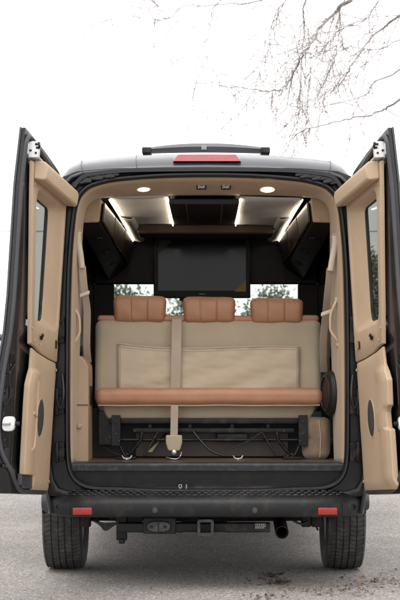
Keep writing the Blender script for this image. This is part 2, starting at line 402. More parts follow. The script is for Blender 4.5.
# hinges, check strap on both sides
for s in (-1, 1):
    def X(px): return px if s < 0 else 415 - px
    for i, (py, h) in enumerate(((246, 16), (330, 26), (402, 24), (452, 18))):
        mb = MB()
        c = P(X(60.5), py, -.01); hh = h / 340
        mb.box(c.x - .026, c.x + .02, -.015, .012, c.z - hh, c.z + hh)
        mb.box(c.x - .012, c.x + .024, -.028, .012, c.z - hh * .55, c.z + hh * .5)
        mb.lathe([(.008, -hh * 1.15), (.013, -hh), (.013, hh), (.008, hh * 1.15)], c + Vector((-s * -.02, -.025, 0)), (0, 0, 1), 10)
        for q in (-.6, .6): mb.lathe([(.009, -.034), (.009, -.01)], (c.x, 0, c.z + hh * q), (0, 1, 0), 6)
        part(mb, 'hinge', 'blackmetal', jamb, bevel=.003)
    mb = MB().tube(smooth_path([P(X(62), 375, -.012), P(X(63), 386, -.03), P(X(63), 398, -.04), P(X(60), 408, -.035), P(X(57), 400, -.06)], 5), .009, 8)
    part(mb, 'check_strap', 'rubber', jamb)
    # red tail lamp on the body corner
    mb = MB().rbox((s * .955, .0, 1.02), (.036, .032, .27), .018, 3, 4)
    part(mb, 'tail_light', 'redlens')
# roof details
mb = MB()
a = [P(x, y, Y) for x, y, Y in ((172.5, 161.2, .0), (241.5, 161.2, .0), (236, 154.2, .055), (178, 154.2, .055))]
mb.prism(a, (0, .05, 0))
part(mb, 'brake_light', 'pinklens', bevel=.006, seg=3)
NH = len(HALF)
for idx in (11, 13, 2 * NH - 2 - 11):
    pts = [rings[k][idx] + Vector((0, -.001, .002)) for k in range(8)]
    part(MB().tube(pts, .0025, 5), 'roof_seam', 'rubber')
# cross bar on the roof
Yb = .75
mb = MB(); rg = []
for k in range(25):
    t = -1 + k / 12; px = 206 + 57 * t
    zc = PZ(147.9 + 2.6 * t * t, Yb)
    h = lerp(.024, .014, t * t)
    rg.append([Vector((PX(px, Yb), Yb + y, zc + z)) for y, z in ((-.05, -h), (-.062, 0), (-.04, h), (.04, h), (.062, 0), (.05, -h))])
mb.loft(rg)
bar = part(mb, 'roof_crossbar', 'bar')
for s in (-1, 1):
    c = Vector((PX(206 + s * 59, Yb), Yb, PZ(151.6, Yb)))
    m2 = MB().rbox(c, (.030, .07, .020), .009, 2, 3).box(c.x - .024, c.x + .024, Yb - .05, Yb + .05, c.z - .05, c.z)
    part(m2, 'bar_foot', 'plastic', bar)
m2 = MB(); c = P(204, 147.4, Yb - .064)
for dx in (-.011, 0, .011): m2.rbox(c + Vector((dx, 0, 0)), (.0045, .003, .010), .002, 1, 2)
m2.rbox(c + Vector((0, 0, -.012)), (.017, .003, .002), .0015, 1, 2)
part(m2, 'emblem', 'greymark', bar)

# bumper ---------------------------------------------------------------
def bump_off(x):
    a = abs(x) / .975
    return .20 * max(0, (a - .55) / .45) ** 3 + .015 * a * a
sec = [(.03, .575), (-.02, .572), (-.085, .548), (-.112, .533), (-.125, .518), (-.128, .505), (-.126, .455), (-.118, .437), (-.10, .428), (.0, .42)]
rg = []
xs = [-.975 + 1.95 * i / 60 for i in range(61)]
for x in xs:
    o = bump_off(x); a = abs(x) / .975; lift = .03 * max(0, (a - .90) / .10) ** 2
    squeeze = 1.
    rg.append([Vector((x - .004, y + o, z + (lift if z < .5 else 0))) for y, z in sec])
bumper = part(MB().loft(rg, True, True), 'bumper', 'plastic', angle=30)
# moulded tread on the step
mb = MB(); cell = .042
k = 0
for i in range(int(1.68 / cell)):
    x = -.84 + i * cell + .02
    for j in range(3):
        y = -.018 - j * .026; z = interp([(-.085, .548), (-.02, .572)], y) + .001
        y += bump_off(x); xx = x + (cell / 2 if j % 2 else 0)
        mb.add([(xx - .017, y, z), (xx, y - .011, z), (xx + .017, y, z), (xx, y + .011, z), (xx - .008, y, z + .006), (xx, y - .005, z + .006), (xx + .008, y, z + .006), (xx, y + .005, z + .006)],
               [(0, 1, 5, 4), (1, 2, 6, 5), (2, 3, 7, 6), (3, 0, 4, 7), (4, 5, 6, 7)])
part(mb, 'step_tread', 'tread', bumper)
for px in (82.5, 327.5):
    x = PX(px, -.1); y = -.131 + bump_off(x)
    part(MB().rbox((x, y, PZ(511, -.1)), (.056, .012, .0215), .006, 2, 3), 'reflector', 'redlens', bumper)
for px in (155, 255):
    x = PX(px, -.125); c = Vector((x, -.127 + bump_off(x), PZ(510.5, -.125)))
    part(MB().lathe([(.017, .0), (.017, -.004), (.012, -.007), (.004, -.008)], c, (0, 1, 0), 20), 'parking_sensor', 'socket', bumper)
for s in (-1, 1):
    x = s * .865; c = Vector((x, -.127 + bump_off(x), .48))
    part(MB().lathe([(.02, .004), (.02, -.003), (.015, -.0035), (.012, .004)], c, (-s * .35, 1, 0), 20), 'blanking_plug', 'plastic', bumper)
    part(MB().tube([Vector((s * .80, -.129 + bump_off(.8), z)) for z in (.51, .44)], .0025, 6), 'panel_gap', 'rubber', bumper)

# sill, floor --------------------------------------------------------------
mb = MB()
x0, x1 = PX(68.5, .05) + .012, PX(346, .05) - .012
prof = [(.035, .69), (.032, .722), (.040, .733), (.075, .737), (.14, .737), (.14, .69)]
mb.loft([[Vector((x, y, z)) for y, z in prof] for x in linspace(x0, x1, 20)])
sill = part(mb, 'sill_plate', 'sill', angle=25)
part(MB().box(-.86, .86, .14, 3.6, .66, .735), 'cargo_floor', 'floorwood')
# striker in the recess
mb = MB(); c = P(183, 487, .03)
mb.box(c.x - .03, c.x + .035, .02, .06, c.z - .03, c.z - .018).box(c.x - .034, c.x + .04, .045, .06, c.z - .02, c.z + .02)
striker = part(mb, 'door_striker', 'blackmetal', jamb)
mb = MB().tube([c + Vector((-.024, .01, -.018)), c + Vector((-.024, -.012, .0)), c + Vector((-.024, -.012, .014)), c + Vector((-.008, -.012, .014)), c + Vector((-.008, -.012, 0)), c + Vector((-.008, .01, -.018))], .004, 8)
mb.build('striker_loop', 'chrome', jamb); mb = MB()
mb.tube([c + Vector((.02, -.005, -.018)), c + Vector((.02, -.005, .016))], .004, 8)
mb.build('striker_pin', 'chrome', jamb); mb = MB()
mb.lathe([(.009, -.003), (.009, .002)], c + Vector((-.016, -.004, -.008)), (0, 1, 0), 12)
mb.build('striker_pin', 'chrome', jamb)
for s in (-1, 1):
    c = P(207.5 + s * 118, 487, .03)
    part(MB().rbox(c, (.03, .012, .006), .004, 1, 2), 'drain_clip', 'greymark', jamb)
# small clips / stickers on the jamb

# doors ------------------------------------------------------------------
def make_door(s):
    kx = .14 if s < 0 else .145
    off = 0. if s < 0 else .0035
    def mp(u, z, t):
        Xh = .865 + (2.0 - z) * .06 + off
        return Vector((s * (Xh + kx * u - t), -u * .99 - .03, z + .094 * u))
    TO = [(.55, .075), (1.0, .082), (1.2, .070), (1.40, .046), (1.6, .038), (2.2, .036), (2.5, .02)]
    def tout(z): return -interp(TO, z)
    def ztop(u): return interp([(0, 2.40), (.1, 2.43), (.4, 2.465), (.75, 2.488), (.85, 2.495)], u)
    W = (.045, .62, 1.475, 2.25)
    us = linspace(0, .045, 1) + linspace(.045, .18, 3)[1:] + linspace(.18, .62, 7)[1:] + linspace(.62, .85, 12)[1:]
    zs = linspace(.555, 1.475, 22) + linspace(1.475, 2.25, 12)[1:] + linspace(2.25, 2.5, 5)[1:]
    def ts(u, z):
        k = max(0, min(1, (u - .755) / .085)); k = k * k * (3 - 2 * k)
        lowk = max(0, min(1, (.64 - z) / .05))
        return lerp(-.002 - (.014 if .3 < u < .72 and .7 < z < 1.4 else 0), tout(z) + .016, max(k, 0))
    def warp(u, z):
        # rounded free bottom corner, sloping top
        if z > 2.2: z = 2.2 + (z - 2.2) * (ztop(u) - 2.2) / .3
        lim = .85
        if z < .75: lim = .85 - .10 * ((.75 - z) / .2) ** 2
        return u * lim / .85, z
    def fn(u, z, t): return mp(*warp(u, z), t)
    def keep(u, z): return not (W[0] < u < W[1] and W[2] < z < W[3])
    mb = MB().panel(fn, us, zs, keep, ts, lambda u, z: tout(z))
    door = part(mb, 'rear_door', 'doorsheet', angle=30)
    door['label'] = 'open left rear door with pull pocket in its tan trim' if s < 0 else 'open right rear door with plain tan trim'
    # outer painted skin folded round the free edge
    mb = MB().panel(fn, us[:-1] + [.862], zs, lambda u, z: not (.18 < u < .62 and W[2] < z < W[3]), lambda u, z: tout(z) - .002, lambda u, z: tout(z) - .012)
    part(mb, 'door_skin', 'paint', door, angle=30)
    # glass
    mb = MB().panel(mp, linspace(.16, .61, 4), linspace(1.47, 2.255, 6), lambda u, z: True, lambda u, z: tout(z) + .001, lambda u, z: tout(z) - .003)
    part(mb, 'door_window', 'doorglass', door)
    # upper tan trim with deep slanted reveal
    def face(u, z): return .03
    au = [0., .012, .03, .2, .24, .35, .46, .55, .62, .655, .668, .74, .79, .80]
    az = [1.335, 1.345, 1.44, 1.50, 1.53, 1.56, 1.7, 1.85, 2.0, 2.12, 2.17, 2.195, 2.215, 2.30]
    def seam(u): return interp([(0, 1.332), (.2, 1.336), (.45, 1.35), (.6, 1.37), (.8, 1.378)], u)
    GU = [(1.33, .80), (1.60, .86), (1.87, .925), (2.12, .99), (2.335, 1.035)]
    def wu(u, z): return u + (interp(GU, z) - 1) * .755 * max(0, (u - .28) / .475)
    def wz(u, z): return z + (seam(u) - 1.335) * max(0, (1.5 - z) / .165)
    mb = MB()
    def fnu(u, z, t): return mp(wu(u, z), wz(u, z), t)
    def inwin(u, z):
        if not (.03 < u < .668 and 1.50 < z < 2.215): return False
        # rounded corners
        return True
    RIM = [(.03, 1.56), (.05, 1.52), (.10, 1.50), (.56, 1.50), (.63, 1.515), (.66, 1.55), (.668, 1.60), (.668, 2.12), (.655, 2.18), (.62, 2.21), (.56, 2.22), (.10, 2.22), (.05, 2.205), (.03, 2.16)]
    GL = [(.205, 1.60), (.21, 1.565), (.24, 1.545), (.56, 1.535), (.61, 1.545), (.635, 1.57), (.64, 1.61), (.64, 2.12), (.63, 2.16), (.605, 2.185), (.56, 2.195), (.24, 2.19), (.21, 2.175), (.205, 2.14)]
    OUTR = [(0., 1.56), (0., 1.335), (.10, 1.335), (.56, 1.335), (.70, 1.335), (.755, 1.335), (.755, 1.60), (.755, 2.12), (.755, 2.335), (.70, 2.335), (.56, 2.335), (.10, 2.335), (0., 2.335), (0., 2.16)]
    def dens(L): return [(lerp(a, c, k / 4), lerp(b, d, k / 4)) for (a, b), (c, d) in zip(L, L[1:] + L[:1]) for k in range(4)]
    RIM, GL, OUTR = dens(RIM), dens(GL), dens(OUTR)
    ringsT = [[fnu(u, z, .010) for u, z in OUTR], [fnu(u, z, .026) for u, z in OUTR],
              [fnu(lerp(u, a, .04), lerp(z, b, .04), .031) for (u, z), (a, b) in zip(OUTR, RIM)],
              [fnu(lerp(u, a, .93), lerp(z, b, .93), .031) for (u, z), (a, b) in zip(OUTR, RIM)],
              [fnu(u, z, .027) for u, z in RIM], [fnu(lerp(u, a, .12), lerp(z, b, .12), .018) for (u, z), (a, b) in zip(RIM, GL)],
              [fnu(lerp(u, a, .90), lerp(z, b, .90), tout(lerp(z, b, .9)) + .022) for (u, z), (a, b) in zip(RIM, GL)],
              [fnu(u, z, tout(z) + .004) for u, z in GL]]
    mb.loft(ringsT, True, False)
    up = part(mb, 'upper_trim', 'tan', door, angle=45)
    mb = MB()
    cs = [(.20, 1.60), (.207, 1.56), (.24, 1.538), (.60, 1.53), (.638, 1.56), (.645, 1.61), (.645, 2.12), (.63, 2.17), (.59, 2.195), (.24, 2.195), (.207, 2.175), (.20, 2.14)]
    cs = [(a, lerp(b, d, k / 6)) if abs(a - c) < .01 and abs(d - b) > .3 else (a, b) for (a, b), (c, d) in zip(cs, cs[1:] + cs[:1]) for k in (range(6) if abs(d - b) > .3 else (0,))]
    mb.tube([mp(wu(u, z), z, tout(z) + .006) for u, z in cs], .008, 8, closed=True)
    part(mb, 'window_rubber', 'rubber', door)
    # header box across the top
    mb = MB()
    cc = []
    for u in linspace(.012, .755, 10):
        cc.append([mp(u, 2.245, .030), mp(u, 2.238, .085), mp(u, 2.245, .098), mp(u, 2.30, .105), mp(u, 2.325, .100), mp(u, 2.338, .082), mp(u, 2.345, .030)])
    mb.loft(cc)
    part(mb, 'trim_header', 'tan', door, bevel=.008, seg=3, angle=30)
    # lower tan trim
    UF = [(.575, .60), (.60, .61), (.66, .615), (.70, .62), (1.05, .63), (1.15, .625), (1.20, .595), (1.245, .56), (1.33, .555), (1.40, .555)]
    if s > 0: UF = [(.575, .66), (.60, .70), (.66, .70), (.86, .70), (.90, .695), (.915, .645), (1.0, .635), (1.02, .65), (1.035, .69), (1.17, .70), (1.22, .66), (1.26, .61), (1.33, .59), (1.40, .59)]
    zl = sorted(set([.578] + [z for z, _ in UF[1:-1]] + linspace(.60, 1.32, 22)))
    ul = linspace(0, 1, 16)
    def fl(v, z, t):
        u = v * interp(UF, z)
        if z > 1.25: z = z + (seam(u) - .006 - 1.33) * (z - 1.25) / .08
        return mp(u, z, t)
    def tf(v, z):
        e = min(v, 1 - v) * .8; ez = min(z - .578, 1.33 - z)
        d = min(e, ez)
        return .036 - .012 * max(0, 1 - d / .03) ** 2 + (.016 * max(0, min(1, (v - .66) / .14)) if .6 < z < 1.24 else 0)
    if s < 0:
        keepl = lambda v, z: not (z < .66 and v > .62)
    else: keepl = lambda v, z: True
    mb = MB().panel(fl, ul, zl, keepl, tf, lambda v, z: .010)
    low = part(mb, 'lower_trim', 'tan', door, bevel=.004, seg=2, angle=40)
    # speaker
    su, szc = (.33, .985) if s < 0 else (.30, .985)
    def ell(a, b, t): return [mp(su + a * math.cos(k * math.pi / 16), szc + b * math.sin(k * math.pi / 16), t) for k in range(32)]
    part(MB().loft([ell(.078, .112, .034), ell(.077, .111, .039), ell(.073, .107, .039), ell(.070, .104, .034)], True, False), 'speaker_rim', 'tan', door)
    part(MB().loft([ell(.072, .106, .036), ell(.068, .10, .039), ell(.03, .05, .0405), ell(.001, .001, .041)], True, True), 'speaker_grille', 'speaker', door)
    # screws, clips
    for (u, z) in ((.73, 2.22), (.60, 1.46), (.06, 1.40), (.55, 1.40), (.05, 1.28), (.06, .63), (.64, .635), (.58, .66) if s > 0 else (.57, .74), (.42, 1.39)):
        c = mp(u, z, .032 if z > 1.33 else .04); 
        if z < .7 and s < 0 and u > .5: continue
        part(MB().lathe([(.009, 0), (.008, .004), (.002, .005)], c, (-s, 0, 0), 12), 'trim_clip', 'tan', door)
    # dark pull in the upper trim
    c = mp(.40, 1.43, .034)
    mb = MB().rbox(c, (.006, .024, .012), .005, 1, 3).tube([c + Vector((0, -.02, 0)), c + Vector((-s * .012, -.045, .012)), c + Vector((-s * .012, -.06, .016))], .008, 6)
    part(mb, 'lock_pull', 'blackmetal', door)
    if s > 0:
        mb = MB(); c = mp(.10, 1.42, .034); mb.box(c.x - .003, c.x + .003, c.y - .035, c.y + .035, c.z - .022, c.z + .022)
        part(mb, 'switch_plate', 'darkvinyl', door)
        mb = MB(); mb.box(c.x - .006, c.x - .002, c.y - .030, c.y - .005, c.z - .018, c.z + .018)
        part(mb, 'amber_reflector', 'orange', door)
    else:
        # slot
        c = mp(.05, 1.43, .033); part(MB().box(c.x - .003, c.x + .003, c.y - .022, c.y + .022, c.z - .024, c.z + .024), 'trim_slot', 'blackmetal', door)
        # pull pocket: raised lip, and the pocket's shade put into a darker tan panel
        pth = [(.475, 1.185), (.46, 1.10), (.455, 1.0), (.455, .90), (.47, .83), (.50, .805), (.54, .80)]
        lip = smooth_path([(u, z, 0) for u, z in pth], 5)
        mb = MB().tube([mp(q.x, q.y, .0445 + max(0, q.x - .455) * .1) for q in lip], .009, 8)
        part(mb, 'pocket_lip', 'tan', door)
        mb = MB().panel(mp, linspace(.475, .545, 4), linspace(.985, 1.19, 4), lambda u, z: True, lambda u, z: .0455 + (u - .475) * .1, lambda u, z: .036)
        part(mb, 'pull_recess_shade', 'tanbox', door)
        mb = MB().tube([mp(.455, .985, .045), mp(.50, .99, .049), mp(.55, 1.0, .053)], .009, 8)
        part(mb, 'pocket_bar', 'tan', door)
        # grey metal bracket below the trim
        mb = MB()
        for (u0, u1, z0, z1) in ((.10, .56, .585, .615), (.385, .62, .60, .665)):
            mb.hexa([mp(u0, z0, .002), mp(u1, z0, .002), mp(u1, z1, .002), mp(u0, z1, .002), mp(u0, z0, .028), mp(u1, z0, .028), mp(u1, z1, .024), mp(u0, z1, .024)])
        part(mb, 'lower_bracket', 'doorseal', door, bevel=.004)
    # perimeter seal on the sheet metal
    pth = [(.05, 2.40, 0), (.3, 2.435, 0), (.6, 2.462, 0), (.78, 2.47, 0), (.83, 2.44, 0), (.84, 2.38, 0), (.84, 2.2, 0), (.84, 1.9, 0), (.84, 1.6, 0), (.84, 1.3, 0), (.84, 1.05, 0), (.835, .9, 0), (.815, .79, 0), (.775, .69, 0), (.71, .615, 0), (.6, .575, 0), (.25, .568, 0), (.03, .568, 0)]
    q = smooth_path(pth, 5)
    mb = MB().tube([mp(*warp(a.x, a.y), ts(a.x, a.y) + .008) for a in q], .0135, 10)
    part(mb, 'perimeter_seal', 'doorseal', door)
    # galvanised latch bracket at the top
    def blk(u0, u1, z0, z1, t0, t1): return [mp(u0, z0, t0), mp(u1, z0, t0), mp(u1, z0, t1), mp(u0, z0, t1), mp(u0, z1, t0), mp(u1, z1, t0), mp(u1, z1, t1), mp(u0, z1, t1)]
    mb = MB().hexa(blk(.775, .80, 2.35, 2.435, .004, .062)).hexa(blk(.70, .80, 2.348, 2.355, .004, .062)).hexa(blk(.805, .83, 2.36, 2.42, -.01, .012))
    lt = part(mb, 'top_latch', 'zinc', door, bevel=.003)
    mb = MB()
    for (z, t, w) in ((2.418, .05, .010), (2.40, .054, .008), (2.385, .018, .005), (2.372, .046, .005)):
        mb.hexa(blk(.798, .806, z - .005, z + .005, t - w, t + w))
    mb.tube([mp(.80, 2.428, .058), mp(.81, 2.41, .066), mp(.80, 2.395, .06)], .006, 6)
    part(mb, 'latch_bolt', 'blackmetal', door)
    # lower lock on the free edge
    mb = MB()
    c0 = (.835, .925)
    pg = []
    for k in range(16):
        a = k * math.pi / 8
        pg.append((math.copysign(abs(math.cos(a)) ** .55, math.cos(a)), math.copysign(abs(math.sin(a)) ** .7, math.sin(a))))
    mb.prism([mp(.80, .927 + .040 * b, -.008 + .034 * a) for a, b in pg], (0, -.05, 0))
    lk = part(mb, 'door_lock', 'zinc', door, bevel=.005)
    mb = MB()
    mb.hexa(blk(.84, .868, .915, .932, -.030, .012))
    part(mb, 'lock_jaw', 'chrome', door, bevel=.004)
    c = mp(.83, .925, .036)
    part(MB().lathe([(.008, -.035), (.011, -.03), (.011, .0), (.014, .012), (.010, .018)], c, (-s, 0, 0), 12), 'lock_pin', 'blackmetal', door)
    # stamped details on the dark sheet
    for (u, z, a, b) in ((.80, 1.22, .022, .03), (.81, 1.10, .016, .018), (.80, 1.03, .02, .012), (.81, .84, .014, .016), (.80, .78, .018, .02), (.79, .70, .02, .012)):
        part(MB().hexa([mp(uu, zz, ts(u, z) + tt) for zz in (z - b, z + b) for uu, tt in ((u - a, -.004), (u + a, -.010), (u + a, .004), (u - a, .008))]), 'lock_plate', 'blackmetal', door, bevel=.004)
    for (u, z) in ((.80, 1.24), (.80, 1.20), (.815, 1.10), (.80, .84), (.79, .70), (.81, .98)):
        part(MB().lathe([(.007, 0), (.007, .008), (.004, .01)], mp(u, z, ts(u, z) + .002), (-s, -.5, 0), 6), 'sheet_bolt', 'socket', door)
    for (z0, z1) in ((.80, 1.06), (1.12, 1.30)):
        zz = linspace(z0, z1, 6)
        part(MB().loft([[mp(.775, z, ts(.775, z) + .001), mp(.80, z, ts(.80, z) + .010), mp(.825, z, ts(.825, z) + .004), mp(.825, z, ts(.825, z) - .004), mp(.775, z, ts(.775, z) - .006)] for z in zz]), 'stamped_rib', 'blackmetal', door, bevel=.004)
    mb = MB().tube(smooth_path([*[mp(u, z, ts(u, z) + .006) for u, z in ((.77, 1.26), (.80, 1.18), (.79, 1.08), (.81, 1.0), (.815, .95))]], 5), .005, 6)
    part(mb, 'lock_cable', 'rubber', door)
    return door
door_l = make_door(-1)
door_r = make_door(1)

# interior arch trim ---------------------------------------------------------
OA = [(72, 463), (71.6, 430), (71.6, 380), (72, 330), (73, 280), (74.5, 245), (77, 217), (80, 203), (86, 194), (96, 187.5), (117, 182.5), (154, 179.5), (207, 178.4)]
IA = [(77, 463), (78, 430), (79, 380), (80.5, 330), (81.5, 280), (82.5, 240), (84, 220), (87, 208), (93, 201.5), (103, 198), (130, 196.3), (165, 195.6), (207, 195.4)]
oa = OA + [(415 - x, y) for x, y in reversed(OA[:-1])]
ia = IA + [(lerp(415 - x, 415 - x - 4, min(1, max(0, (y - 200) / 60))), y) for x, y in reversed(IA[:-1])]
so = smooth_path([(x, y, 0) for x, y in oa], 4); si = smooth_path([(x, y, 0) for x, y in ia], 4)
rows = []
for k in range(7):
    t = k / 6; Y = lerp(.04, .37, t); b = .012 * math.sin(math.pi * t)
    rr = []
    for a, c in zip(so, si):
        A = P(a.x, a.y, .04); B = P(c.x, c.y, .37); q = A.lerp(B, t)
        dirv = Vector((-sgn(q.x) * min(1, abs(q.x) / .5), 0, -max(0, min(1, (q.z - 1.6) / .7)) * .6)); q += dirv * b
        rr.append(q)
    rows.append(rr)
arch = part(MB().loft(rows, False, False), 'interior_arch_trim', 'tanarch', angle=60)
a_s = arch.modifiers.new('solid', 'SOLIDIFY'); a_s.thickness = .012; a_s.offset = 1
# outer tan lip close to the seal
# dome lights
for px, py in ((143, 187.6), (267.5, 188.4)):
    Y = .2; c = P(px, py, Y); ax = Vector((0, -.28, -1)).normalized()
    ring_ = MB().lathe([(.055, .012), (.055, -.004), (.047, -.010), (.040, -.008)], c, -ax, 28, False)
    dl = part(ring_, 'dome_light', 'tanarch')
    m2 = MB().lathe([(.041, .0), (.041, .008), (.03, .013), (.001, .015)], c, ax, 28)
    part(m2, 'lit_lens', 'dome', dl)
# switches with white marks
for px in (201.5, 226):
    c = P(px, 187, .16)
    sw = part(MB().rbox(c, (.030, .012, .016), .005, 1, 3), 'lamp_switch', 'darkvinyl')
    m2 = MB(); y = c.y - .0135
    def bar_(x0, x1, z0, z1): m2.box(c.x + x0, c.x + x1, y, y + .002, c.z + z0, c.z + z1)
    bar_(-.020, -.017, -.008, .008); bar_(-.017, -.009, .006, .008); bar_(-.017, -.009, -.008, -.006); bar_(-.010, -.007, -.006, .006)
    bar_(-.003, .000, -.008, .004); bar_(.000, .006, .002, .004); bar_(.000, .006, -.008, -.006); bar_(.006, .008, -.008, .004); bar_(.011, .014, -.008, .008); bar_(.014, .018, .002, .004); bar_(.019, .021, .003, .008); bar_(.019, .021, -.008, -.005)
    part(m2, 'switch_mark', 'white', sw)

# ceiling -----------------------------------------------------------------
def zl(Y): return interp([(.36, 2.328), (1.3, 2.302), (1.75, 2.285), (2.5, 2.242)], Y)
def zc(Y): return interp([(.36, 2.345), (1.75, 2.305), (2.6, 2.275)], Y)
lin = MB().box(-.85, .85, .37, 2.62, 2.40, 2.42)
part(lin, 'ceiling_lining', 'darkvinyl')
for s in (-1, 1):
    x0, x1 = (-.590, -.232) if s < 0 else (.208, .590)
    rows = []
    for k in range(13):
        Y = lerp(.36, 1.76, k / 12); rr = []
        for j in range(11):
            t = j / 10; x = lerp(x0, x1, t)
            z = zc(Y) + .006 * math.sin(Y * 4.2 + x * 5) + .004 * noise.noise(Vector((x * 7, Y * 5, s)))
            rr.append(Vector((x, Y, z)))
        rows.append(rr)
    o = part(MB().loft(rows, False, False), 'ceiling_panel', 'greycloth', angle=80)
    m_ = o.modifiers.new('solid', 'SOLIDIFY'); m_.thickness = .012; m_.offset = 1
    # light strips: outer one along the cabinet, inner one along the black panel
    pts = [Vector((s * .592, .37, zl(.37)))] + [Vector((s * lerp(.592, .548, k / 8), lerp(.37, 2.45, k / 8), zl(lerp(.37, 2.45, k / 8)))) for k in range(1, 9)]
    part(MB().ribbon(pts, (.006, 0, 0), .003), 'light_strip', 'led')
    pts = [Vector((x1 if s < 0 else x0, lerp(.37, 1.7, k / 4), zc(lerp(.37, 1.7, k / 4)) - .015)) for k in range(5)]
    part(MB().ribbon(pts, (.006, 0, 0), .003), 'light_strip', 'led')
    # pale cove valance that carries on forward
    rows = []
    for k in range(9):
        Y = lerp(1.3, 2.46, k / 8); xe = lerp(.575, .545, k / 8)
        rows.append([Vector((s * (xe + .004), Y, zl(Y) + .010)), Vector((s * (xe - .02), Y, zl(Y) + .006)), Vector((s * (xe - .05), Y, zl(Y) - .004)), Vector((s * (xe - .078), Y, zl(Y) - .003)), Vector((s * (xe - .085), Y, zl(Y) + .012))])
    o = part(MB().loft(rows, False, False), 'cove_valance', 'greycloth', angle=80)
    m_ = o.modifiers.new('solid', 'SOLIDIFY'); m_.thickness = .006
part(MB().box(-.228, .204, .37, 1.775, 2.30, 2.335), 'centre_ceiling_panel', 'darkvinyl', bevel=.006)
m2 = MB().tube([(-.12, .4, 2.298), (-.118, 1.6, 2.298)], .004, 6).tube([(.10, .4, 2.298), (.098, 1.6, 2.298)], .004, 6)
part(m2, 'ceiling_bead', 'brown')
part(MB().box(-.485, .485, 1.77, 2.1, 2.24, 2.32), 'ceiling_beam', 'brown', bevel=.015, seg=3)
part(MB().box(-.85, .85, 2.1, 2.6, 2.32, 2.335), 'front_ceiling', 'darkvinyl')
# overhead cabinets
for s in (-1, 1):
    A = [(-.80, 2.338), (-.642, 2.338), (-.655, 2.19), (-.79, 2.185)]
    B = [(-.80, 2.28), (-.555, 2.272), (-.60, 2.05), (-.74, 1.95)]
    def cr(t): return [Vector((s * -lerp(a[0], b[0], t) * -1, lerp(.385, 2.56, t), lerp(a[1], b[1], t))) for a, b in zip(A, B)]
    cab = part(MB().loft([cr(t) for t in linspace(0, 1, 8)]), 'overhead_cabinet', 'darkvinyl', bevel=.012, seg=3, angle=30)
    # doors on the aisle face
    for k in range(3):
        t0, t1 = .03 + k * .32, .03 + k * .32 + .30
        p = []
        for d in (.004, .018):
            for t, w in ((t0, .10), (t1, .10), (t1, .90), (t0, .90)):
                r_ = cr(t); q = r_[1].lerp(r_[2], w); p.append(q + Vector((s * d, 0, -.001)))
        part(MB().hexa(p), 'cabinet_door', 'darkgloss', cab, bevel=.006, seg=3)
    # tan end cap
    r_ = cr(0); m2 = MB().prism([q + Vector((0, -.002, 0)) for q in r_], (0, -.02, 0))
    cap = part(m2, 'cabinet_end', 'tanarch', cab, bevel=.012, seg=3)
    c = (r_[2] * .75 + r_[0] * .25) + Vector((0, -.024, -.02))
    part(MB().lathe([(.012, .004), (.012, -.003), (.007, -.004)], c, (0, 1, 0), 14), 'cap_screw', 'tanarch', cab)
    for k in range(3):
        t = .25 + k * .26; r2_ = cr(t); q = r2_[2].lerp(r2_[3], .45) + Vector((0, 0, -.004))
        part(MB().lathe([(.03, .004), (.03, -.003), (.022, -.005), (.02, .0)], q, (0, 0, 1), 18, False), 'air_vent', 'blackmetal', cab)

# side lining with dark windows ------------------------------------------------
for s in (-1, 1):
    o = part(MB().box(min(s * .85, s * .865), max(s * .85, s * .865), .37, 2.62, .735, 2.4), 'side_lining', 'darkvinyl')
    part(MB().box(min(s * .835, s * .849), max(s * .835, s * .849), .9, 2.3, 1.36, 1.93), 'side_glass', 'blackglass', o, bevel=.006)
    part(MB().box(min(s * .815, s * .834), max(s * .815, s * .834), .60, .74, 1.2, 2.2), 'window_pillar', 'tanarch', o, bevel=.01)
    m2 = MB().tube([(s * .826, .98, 1.9), (s * .826, .98, 1.4)], .008, 6)
    part(m2, 'curtain_rail', 'chrome', o)
    part(MB().rbox((s * .835, 1.45, 1.62), (.012, .05, .35), .01, 2, 3), 'window_curtain', 'khaki', o)
hd = part(MB().box(-.85, .85, 2.60, 2.66, 1.93, 2.34), 'front_header', 'darkvinyl', bevel=.01)
for s in (-1, 1):
    part(MB().box(min(s * .70, s * .86), max(s * .70, s * .86), 2.60, 2.66, .735, 1.93), 'cab_gap_blocker', 'darkvinyl', bevel=.008)  # dark panels added to block the bright cab at both sides
# television
tv0, tv1, tz0, tz1 = PX(153.5, 2.5), PX(250.5, 2.5), PZ(298, 2.5), PZ(236.5, 2.5)
tv = part(MB().box(tv0, tv1, 2.5, 2.56, tz0, tz1), 'television', 'darkvinyl', bevel=.008, seg=3)
part(MB().box(tv0 + .035, tv1 - .035, 2.496, 2.499, tz0 + .055, tz1 - .025), 'tv_screen', 'screen', tv)
q = PX(247, 2.49), PZ(293.5, 2.49)
part(MB().prism([(q[0] - .008, 2.4955, q[1] + .015), (q[0] - .095, 2.4955, q[1] + .015), (q[0] - .008, 2.4955, q[1] + .10)], (0, -.001, 0)), 'corner_sticker', 'yellow', tv)
part(MB().prism([(tv0 + .04, 2.4955, tz1 - .03), (tv0 + .14, 2.4955, tz1 - .03), (tv0 + .04, 2.4955, tz1 - .13)], (0, -.001, 0)), 'corner_sticker', 'greensticker', tv)
part(MB().box((tv0 + tv1) / 2 - .022, (tv0 + tv1) / 2 + .022, 2.4965, 2.4985, tz0 + .027, tz0 + .033), 'tv_badge', 'greymark', tv)
part(MB().rbox(((tv0 + tv1) / 2, 2.51, tz0 - .012), (.17, .02, .012), .008, 2, 3), 'sound_bar', 'darkvinyl', tv)

